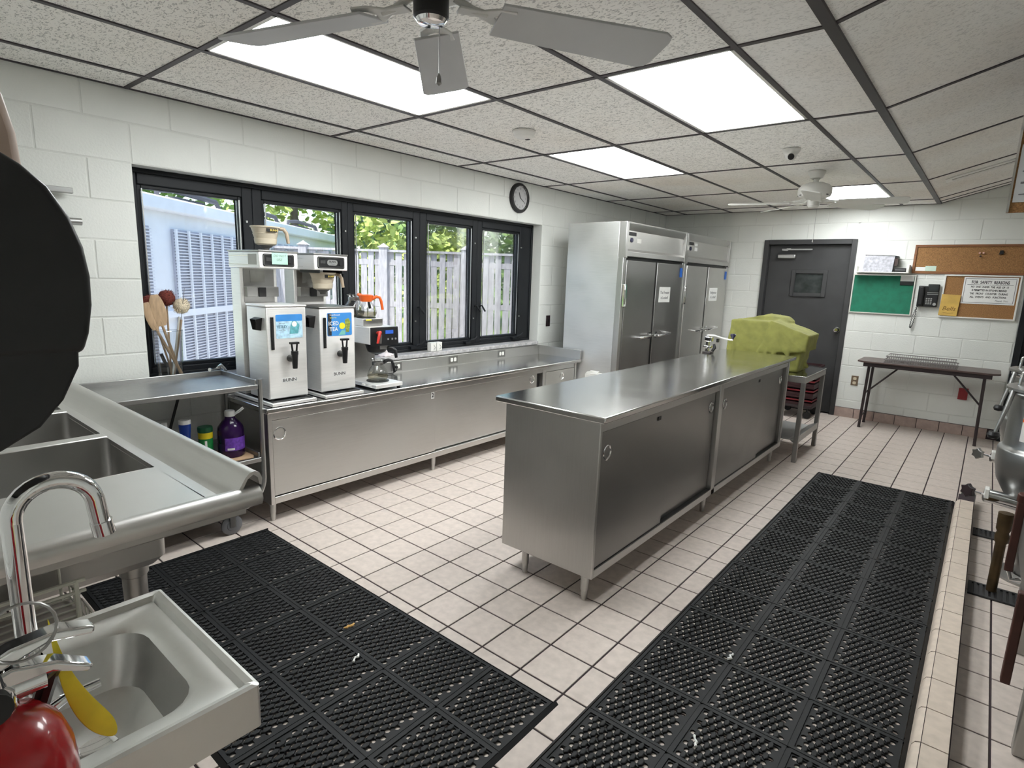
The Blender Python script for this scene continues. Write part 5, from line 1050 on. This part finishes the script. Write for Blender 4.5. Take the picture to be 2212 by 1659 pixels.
sh = thing('wall_shelf', 'small white shelf above the green chalkboard', 'shelf', (2.66,L-.06,1.685)); part(MB().box(2.40,2.90,L-.14,L-.001,1.682,1.692), 'board', WHITE, sh, bevel=.002); part(MB().box(2.40,2.412,L-.14,L-.001,1.692,1.75), 'end', WHITE, sh); part(MB().box(2.875,2.90,L-.14,L-.001,1.692,1.77), 'end', WHITE, sh, bevel=.003); part(MB().box(2.412,2.875,L-.02,L-.001,1.692,1.73), 'back', WHITE, sh)
sp = thing('file_box', 'white printed file box on the small wall shelf', 'box', (2.59,L-.08,1.6925)); part(MB().prism([(2.465,1.693),(2.745,1.693),(2.755,1.865),(2.475,1.875)],'y',L-.125,L-.03), 'box', mat('printed_paper',(.42,.42,.46),.6,var=.25,scale=40), sp); part(MB().prism([(2.475,1.875),(2.755,1.866),(2.79,1.86),(2.79,1.84),(2.757,1.845),(2.757,1.864),(2.475,1.873)],'y',L-.13,L-.025), 'dark_lid', BLACK, sp)
part(MB().box(2.757,2.785,L-.12,L-.03,1.76,1.862), 'spine', mat('dark_brown_plastic',(.05,.03,.025),.5), sp)
ra = solo(MB().box(2.765,2.87,L-.125,L-.04,1.6925,1.735), 'black_radio', BLACK, 'small black box with a pale line on the wall shelf', 'radio', bevel=.003); part(MB().box(2.770,2.865,L-.1275,L-.125,1.712,1.718), 'trim_line', ALU, ra)
cbd = thing('cork_board', 'wide cork board with wooden frame high on the back wall', 'cork board', (3.4,L,1.685)); wall_frame(cbd,2.915,3.90,1.684,1.986,.022,CORKW); part(MB().box(2.937,3.878,L-.010,L-.001,1.706,1.964), 'cork', CORK, cbd)
for k,(x0,x1,z0,z1,c,lab) in enumerate(((2.945,3.03,1.712,1.752,PAPER,'small white paper slip at the left of the cork board'),(3.03,3.125,1.712,1.766,mat('mint_slip',(.55,.68,.58),.7),'small mint paper slip at the left of the cork board'))): solo(MB().box(x0,x1,L-.0125,L-.0105,z0,z1), 'paper_slip', c, lab, 'paper')
for k,(x,z,c,lab) in enumerate(((3.465,1.90,mat('pale_pink',(.75,.45,.38),.4),'pinkish push pin on the cork board, left of a pair'),(3.495,1.90,MATS['pale_pink'],'pinkish push pin on the cork board, right of a pair'),(3.475,1.868,BROWNM,'dark push pin under the pinkish pair'),(3.635,1.905,BLACK,'black binder clip pinned at the right of the cork board'))):
    solo(MB().lathe([(.001,-.03),(.008,-.03),(.009,-.024),(.005,-.018),(.008,-.011),(.008,-.010)],(x,L,z),12,'y') if k < 3 else MB().prism([(x-.018,z-.018),(x+.018,z-.018),(x+.012,z+.02),(x-.012,z+.02)],'y',L-.03,L-.0105), 'push_pin' if k<3 else 'binder_clip', c, lab, 'push pin' if k<3 else 'clip')
cb2 = thing('message_board', 'cork board with white frame holding the safety sign', 'cork board', (3.52,L,1.235)); wall_frame(cb2,3.212,3.832,1.235,1.680,.014,WHITE,.024); part(MB().box(3.226,3.818,L-.012,L-.001,1.249,1.666), 'cork', CORK, cb2)
sg = thing('safety_sign', 'white safety sign FOR SAFETY REASONS on the cork board', 'sign', (3.59,L,1.385)); part(MB().box(3.378,3.806,L-.016,L-.0125,1.388,1.657), 'sheet', PAPER, sg)
part(MB().box(3.390,3.794,L-.0168,L-.016,1.641,1.645).box(3.390,3.794,L-.0168,L-.016,1.400,1.404).box(3.390,3.394,L-.0168,L-.016,1.404,1.641).box(3.790,3.794,L-.0168,L-.016,1.404,1.641), 'border', GREYINK, sg)
for s_,z,sz,xx in (('FOR  SAFETY  REASONS',1.606,.043,.66),('NO  ONE  UNDER  THE  AGE  OF  13',1.560,.026,.70),('IS PERMITTED IN KITCHEN BEHIND',1.526,.026,.68),('THE   FRONT   COUNTER   DURING',1.492,.026,.72),('ALL   EVENTS   AND   FUNCTIONS.',1.458,.026,.72)): text(s_, sz, (3.592,L-.0172,z), '-y', INK, sg, bold=.02, sx=xx)
part(MB().box(3.41,3.775,L-.0172,L-.0166,1.581,1.584), 'underline', INK, sg); text('Thank You', .024, (3.70,L-.0172,1.424), '-y', GREYINK, sg, shear=.3)
en = thing('manila_envelope', 'yellow manila envelope with handwriting pinned beside the safety sign', 'envelope', (3.3,L,1.25)); part(MB().prism([(3.208,1.255),(3.365,1.250),(3.374,1.470),(3.216,1.476)],'y',L-.032,L-.026), 'envelope', mat('manila',(.62,.40,.10),.7,var=.12,scale=12), en); part(MB().prism([(3.216,1.476),(3.374,1.470),(3.345,1.432),(3.245,1.436)],'y',L-.0335,L-.032), 'flap', mat('manila',(0,0,0)), en)
text('Bells', .062, (3.290,L-.0326,1.325), '-y', mat('brown_ink',(.16,.09,.02),.7), en, shear=.25); part(MB().tube([(3.245,L-.0328,1.283),(3.29,L-.0328,1.279),(3.335,L-.0328,1.284)],.0015,5), 'underline', MATS['brown_ink'], en)
# phone
ph = thing('wall_phone', 'black desk-style wall phone with hanging cord', 'phone', (3.09,L,1.32))
part(MB().prism([(3.005,1.335),(3.185,1.335),(3.185,1.575),(3.085,1.575),(3.085,1.555),(3.005,1.555)],'y',L-.05,L-.001), 'base', BLACK, ph, bevel=.006)
part(MB().box(3.010,3.062,L-.085,L-.05,1.345,1.552), 'handset', BLACK, ph, bevel=.014); part(MB().box(3.092,3.178,L-.056,L-.05,1.50,1.565), 'screen', mat('phone_lcd',(.03,.035,.035),.15), ph, bevel=.002); part(MB().box(3.085,3.183,L-.054,L-.05,1.465,1.472).box(3.085,3.183,L-.054,L-.05,1.482,1.489), 'trim_line', ALU, ph)
for i in range(3):
    for j in range(4): part(MB().box(3.082+i*.02,3.096+i*.02,L-.056,L-.05,1.362+j*.018,1.374+j*.018), 'key', mat('key_grey',(.35,.35,.34),.5), ph, bevel=.001)
part(MB().cyl((3.162,L-.057,1.365),(3.162,L-.05,1.365),.015,n=16), 'navigation_key', MATS['key_grey'], ph)
pts = []
for i in range(90):
    t_ = i/89; a_ = t_*2*math.pi*26; s_ = math.sin(math.pi*t_); cx_ = 3.012+.011*math.sin(2*math.pi*t_)-.03*s_; cz_ = 1.335-.235*s_
    pts.append((cx_+.005*math.cos(a_), L-.03+.005*math.sin(a_), cz_))
part(MB().tube(pts,.0034,5), 'cord', BLACK, ph)
ol = thing('wall_outlet', 'brown wall outlet with ivory sockets left of the folding table', 'outlet', (2.528,L,.39)); part(MB().box(2.492,2.564,L-.007,L-.001,.385,.50), 'plate', mat('brown_plate',(.16,.11,.07),.45), ol, bevel=.002)
for z in (.417,.468): part(MB().prism(rrect(2.511,2.545,z-.016,z+.016,.010),'y',L-.010,L-.007), 'socket', mat('ivory',(.6,.52,.38),.45), ol)
rb = thing('red_outlet_box', 'red metal box on the wall under the folding table', 'outlet', (3.535,L,.39)); part(MB().box(3.495,3.575,L-.045,L-.001,.385,.505), 'box', mat('red_box',(.30,.02,.025),.4), rb, bevel=.004); part(MB().box(3.505,3.565,L-.048,L-.045,.397,.493), 'cover_plate', mat('red_cover',(.26,.018,.022),.4), rb, bevel=.002)
# ================================================================== CEILING THINGS
def fan(c, zb, R_, angs, label, bm_, hm, pitch, near):
    x, y = c; t = thing('ceiling_fan', label, 'ceiling fan', (x,y,zb-.06), 'ceiling fans')
    part(MB().lathe([(.001,H-.002),(.062,H-.002),(.064,H-.012),(.045,H-.055),(.028,H-.062)],(x,y,0),24), 'canopy', hm, t)
    part(MB().cyl((x,y,H-.06),(x,y,zb+.13),.02,n=14), 'downrod', hm, t)
    part(MB().lathe([(.02,zb+.155),(.06,zb+.15),(.10,zb+.135),(.122,zb+.11),(.125,zb+.07),(.112,zb+.045),(.075,zb+.03),(.001,zb+.03)],(x,y,0),30), 'motor_housing', hm, t)
    for k in range(10): 
        a = R(36*k+9); part(MB(Matrix.Translation((x,y,0)) @ Matrix.Rotation(a,4,'Z')).box(.111,.119,-.010,.010,zb+.050,zb+.056), 'vent_slot', BLACK, t)
    part(MB().lathe([(.001,zb+.03),(.042,zb+.03),(.045,zb+.02),(.045,zb-.024),(.04,zb-.030)],(x,y,0),22), 'switch_housing', BLACK if near else hm, t)
    part(MB().lathe([(.04,zb-.030),(.034,zb-.038),(.012,zb-.042),(.001,zb-.042)],(x,y,0),22), 'cap', CHROME if near else hm, t)
    for a in angs:
        M = Matrix.Translation((x,y,zb)) @ Matrix.Rotation(R(a),4,'Z')
        ir = part(MB(M).prism([(.07,-.02),(.13,-.018),(.17,-.045),(.215,-.05),(.225,-.03),(.185,-.022),(.17,0),(.185,.022),(.225,.03),(.215,.05),(.17,.045),(.13,.018),(.07,.02)],'z',.004,.010).tube([(.06,0,.03),(.11,0,.012),(.15,0,.007)],.010,8), 'blade_iron', hm, t, bevel=.002)
        Mp = M @ Matrix.Rotation(R(pitch),4,'X'); w0, w1 = (.064, .084) if near else (.056, .071)
        part(MB(Mp).prism([(.175,-w0),(R_-.03,-w1),(R_-.008,-w1+.012),(R_,-w1+.035),(R_,w1-.035),(R_-.008,w1-.012),(R_-.03,w1),(.175,w0)],'z',-.004,.003), 'blade', bm_, t, bevel=.0015)
    part(MB().tube([(x+.03,y,zb-.05),(x+.031,y,zb-.16 if near else zb-.28)],.0013,5).lathe([(.001,-.03),(.008,-.025),(.006,-.01),(.001,0)],(x+.031,y,zb-.16 if near else zb-.28),10), 'pull_chain', STEELD, t)
fan((2.44,-.08), 2.17, .68, (-164,133,60,-14,-88), 'large grey ceiling fan close overhead at the top', BLADE, mat('fan_body_white',(.62,.61,.58),.4), -12, True)
fan((2.425,4.02), 2.165, .64, (196,139,53,9,-79), 'white ceiling fan with five blades farther back', WHITE, WHITE, -12, False)
sd = thing('smoke_detector', 'round white smoke detector on the ceiling', 'smoke detector', (1.226,1.803,H-.05)); part(MB().lathe([(.072,H-.001),(.072,H-.012),(.066,H-.016),(.060,H-.034),(.048,H-.042),(.001,H-.043)],(1.226,1.803,0),28), 'body', WHITE, sd); part(MB().box(1.21,1.24,1.835,1.85,H-.045,H-.036), 'sensor_slot', BLACK, sd)
cm = thing('security_camera', 'white dome security camera on the ceiling above the island', 'camera', (2.459,3.128,H-.09)); part(MB().lathe([(.055,H-.001),(.056,H-.012),(.046,H-.03),(.040,H-.036),(.001,H-.036)],(2.459,3.128,0),26), 'base', WHITE, cm); part(MB().lathe([(.001,-.075),(.02,-.072),(.034,-.055),(.038,-.035),(.03,-.02)],(2.459,3.128,H),22), 'ball', WHITE, cm); part(MB().cyl((2.465,3.105,H-.05),(2.472,3.086,H-.058),.02,n=16), 'lens', BLACK, cm)
# ================================================================== STEAM KETTLES AND HOOD (right)
KT = steel('kettle_steel',(.40,.40,.39),.385,(4,4,50))
def kettle(x, y, label, k):
    t = thing('steam_kettle', label, 'steam kettle', (x,y,0), 'steam kettles'); r = .235
    part(MB().lathe([(.001,.385),(.07,.39),(.13,.415),(.185,.47),(.222,.54),(.238,.62),(.240,.705),(.236,.715),(.226,.722),(.220,.735),(.220,.985),(.232,.995),(.236,1.005),(.232,1.015),(.205,1.015),(.205,.75),(.001,.60)],(x,y,0),40), 'bowl', KT, t)
    part(MB().lathe([(.240,1.016),(.250,1.022),(.250,1.034),(.235,1.040),(.12,1.052),(.001,1.055)],(x,y,0),40), 'lid', KT, t)
    part(MB().tube([(x-.20,y-.03,1.03),(x-.195,y-.03,1.105),(x-.17,y-.03,1.13),(x-.05,y-.03,1.135),(x-.03,y-.03,1.11),(x-.03,y-.03,1.05)],.008,10), 'lid_handle', CHROME, t)
    part(MB().tube([(x-.22,y-.10,1.02),(x-.235,y-.12,.93),(x-.262,y-.13,.80)],[.012,.011,.008],10).lathe([(.001,-.02),(.02,-.015),(.026,0),(.02,.014),(.001,.018)],(x-.265,y-.131,.785),16), 'tilt_lever', KT if k else KT, t)
    part(MB().lathe([(.001,-.022),(.022,-.016),(.028,0),(.022,.016),(.001,.02)],(x-.266,y-.131,.785),16), 'lever_knob', BLACK, t)
    vz = .455; part(MB().tube([(x-.10,y-.10,.44),(x-.18,y-.13,vz),(x-.255,y-.15,vz+.01)],[.04,.036,.034],14), 'draw_off_valve', CHROME, t)
    part(MB().tube([(x-.25,y-.15,vz+.01),(x-.32,y-.16,vz+.02)],.007,8), 'valve_stem', CHROME, t)
    star = [((.027 if i%2 else .038)*math.cos(R(30*i)),(.027 if i%2 else .038)*math.sin(R(30*i))) for i in range(12)]
    Mk = Matrix.Translation((x-.325,y-.161,vz+.02)) @ Matrix.Rotation(R(52),4,'Z') @ Matrix.Rotation(R(90),4,'Y'); part(MB(Mk).prism(star,'z',-.012,.012), 'valve_knob', BROWNM if k==0 else STEELD, t, bevel=.003)
    part(MB().box(x-.258,x-.238,y-.185,y-.115,vz-.0,vz+.05), 'valve_tag', WHITE, t, bevel=.003)
    part(MB().cyl((x,y+.05,.0),(x,y+.05,.40),.07,.09,18).lathe([(.16,.0),(.16,.012),(.08,.02)],(x,y+.05,0),20), 'pedestal', STEELW, t)
    if k == 0: part(MB().box(x-.12,x+.05,y-.235,y-.2285,.78,.90) if 0 else MB().lathe([(.2215,.775),(.2215,.90)],(x,y,0),8,a0=R(222),a1=R(262)), 'rating_label', mat('label_white',(.7,.68,.66),.5), t); part(MB().lathe([(.2222,.875),(.2222,.89)],(x,y,0),8,a0=R(222),a1=R(262)), 'orange_stripe', ORANGE, t)
kettle(4.005, 2.78, 'stainless steam kettle with rounded bottom at the right edge', 0)
kettle(4.03, 3.72, 'stainless steam kettle mostly hidden behind the nearer kettle', 1)
BRASS = mat('old_brass',(.09,.06,.03),.45,metal=.6,var=.4,scale=12)
solo(MB().lathe([(.001,.011),(.022,.011),(.022,.27),(.028,.28),(.030,.31),(.024,.33),(.030,.345),(.032,.43),(.001,.432)],(3.842,2.50,0),16), 'drain_pipe', BRASS, 'tarnished brass pipe standing in the floor drain', 'pipe')
solo(MB().box(3.66,3.745,3.945,4.03,0.0,.09), 'curb_end_plate', STEELW, 'steel block closing the end of the tiled curb', 'plate', bevel=.004)
sk_ = thing('tilting_skillet', 'dark steel tilting skillet cropped at the lower right edge', 'skillet', (4.3,1.6,0))
part(MB().prism([(3.875,.42),(3.90,.33),(3.97,.27),(4.55,.27),(4.62,.35),(4.62,.86),(3.865,.86)],'y',1.15,2.02), 'pan', STEELW, sk_, bevel=.02, seg=4); part(MB().box(3.86,4.63,1.14,2.03,.862,.90), 'lid', KT, sk_, bevel=.012)
for (x,y) in ((3.93,1.22),(3.93,1.95),(4.56,1.22),(4.56,1.95)): part(MB().box(x-.03,x+.03,y-.03,y+.03,0,.30), 'leg', STEELW, sk_, bevel=.006)
part(MB().box(3.845,3.875,2.055,2.085,.30,.62).tube([(3.86,2.07,.62),(3.86,2.06,.66)],.02,8), 'drain_lever', mat('rusty_brown',(.07,.025,.018),.5,var=.3), sk_, bevel=.004); part(MB().tube([(3.86,2.07,.31),(3.875,2.05,.27),(3.91,2.03,.285)],.010,8), 'lever_hook', CHROME, sk_)
part(MB().box(3.845,3.872,1.30,1.335,.18,.52), 'side_lever', MATS['rusty_brown'], sk_, bevel=.004)
hd_ = thing('exhaust_hood', 'stainless exhaust hood end behind the upper right notice board', 'hood', (4.3,2.7,1.99))
part(MB().box(3.70,4.94,2.03,3.3,1.99,2.30), 'canopy', STEELV, hd_, bevel=.004)
nb = thing('hood_notice_board', 'cork board with papers hung on the hood end at the upper right', 'cork board', (3.9,2.0,1.83)); part(MB().box(3.63,4.25,2.012,2.026,1.832,2.30), 'cork', CORK, nb); part(MB().box(3.626,3.634,2.005,2.028,1.832,2.30), 'edge_strip', CHROME, nb)
for k,(z0,z1,lab) in enumerate(((1.872,2.095,'laminated paper with dark handwriting low on the hood board'),(2.135,2.29,'laminated grey paper high on the hood board'))):
    lp_ = thing('laminated_paper', lab, 'paper', (3.74,2.01,z0), 'laminated papers on the hood board'); part(MB().box(3.64,3.86,2.008,2.0115,z0,z1), 'sheet', mat('laminate',(.55,.56,.57),.2), lp_)
    for j in range(4): part(MB().tube([(3.655,2.0072,z0+.03+j*.045),(3.70,2.0072,z0+.032+j*.045),(3.75,2.0072,z0+.028+j*.045)],.0022+.002*(j==1),5), 'pen_line', GREYINK, lp_)
flush_texts()
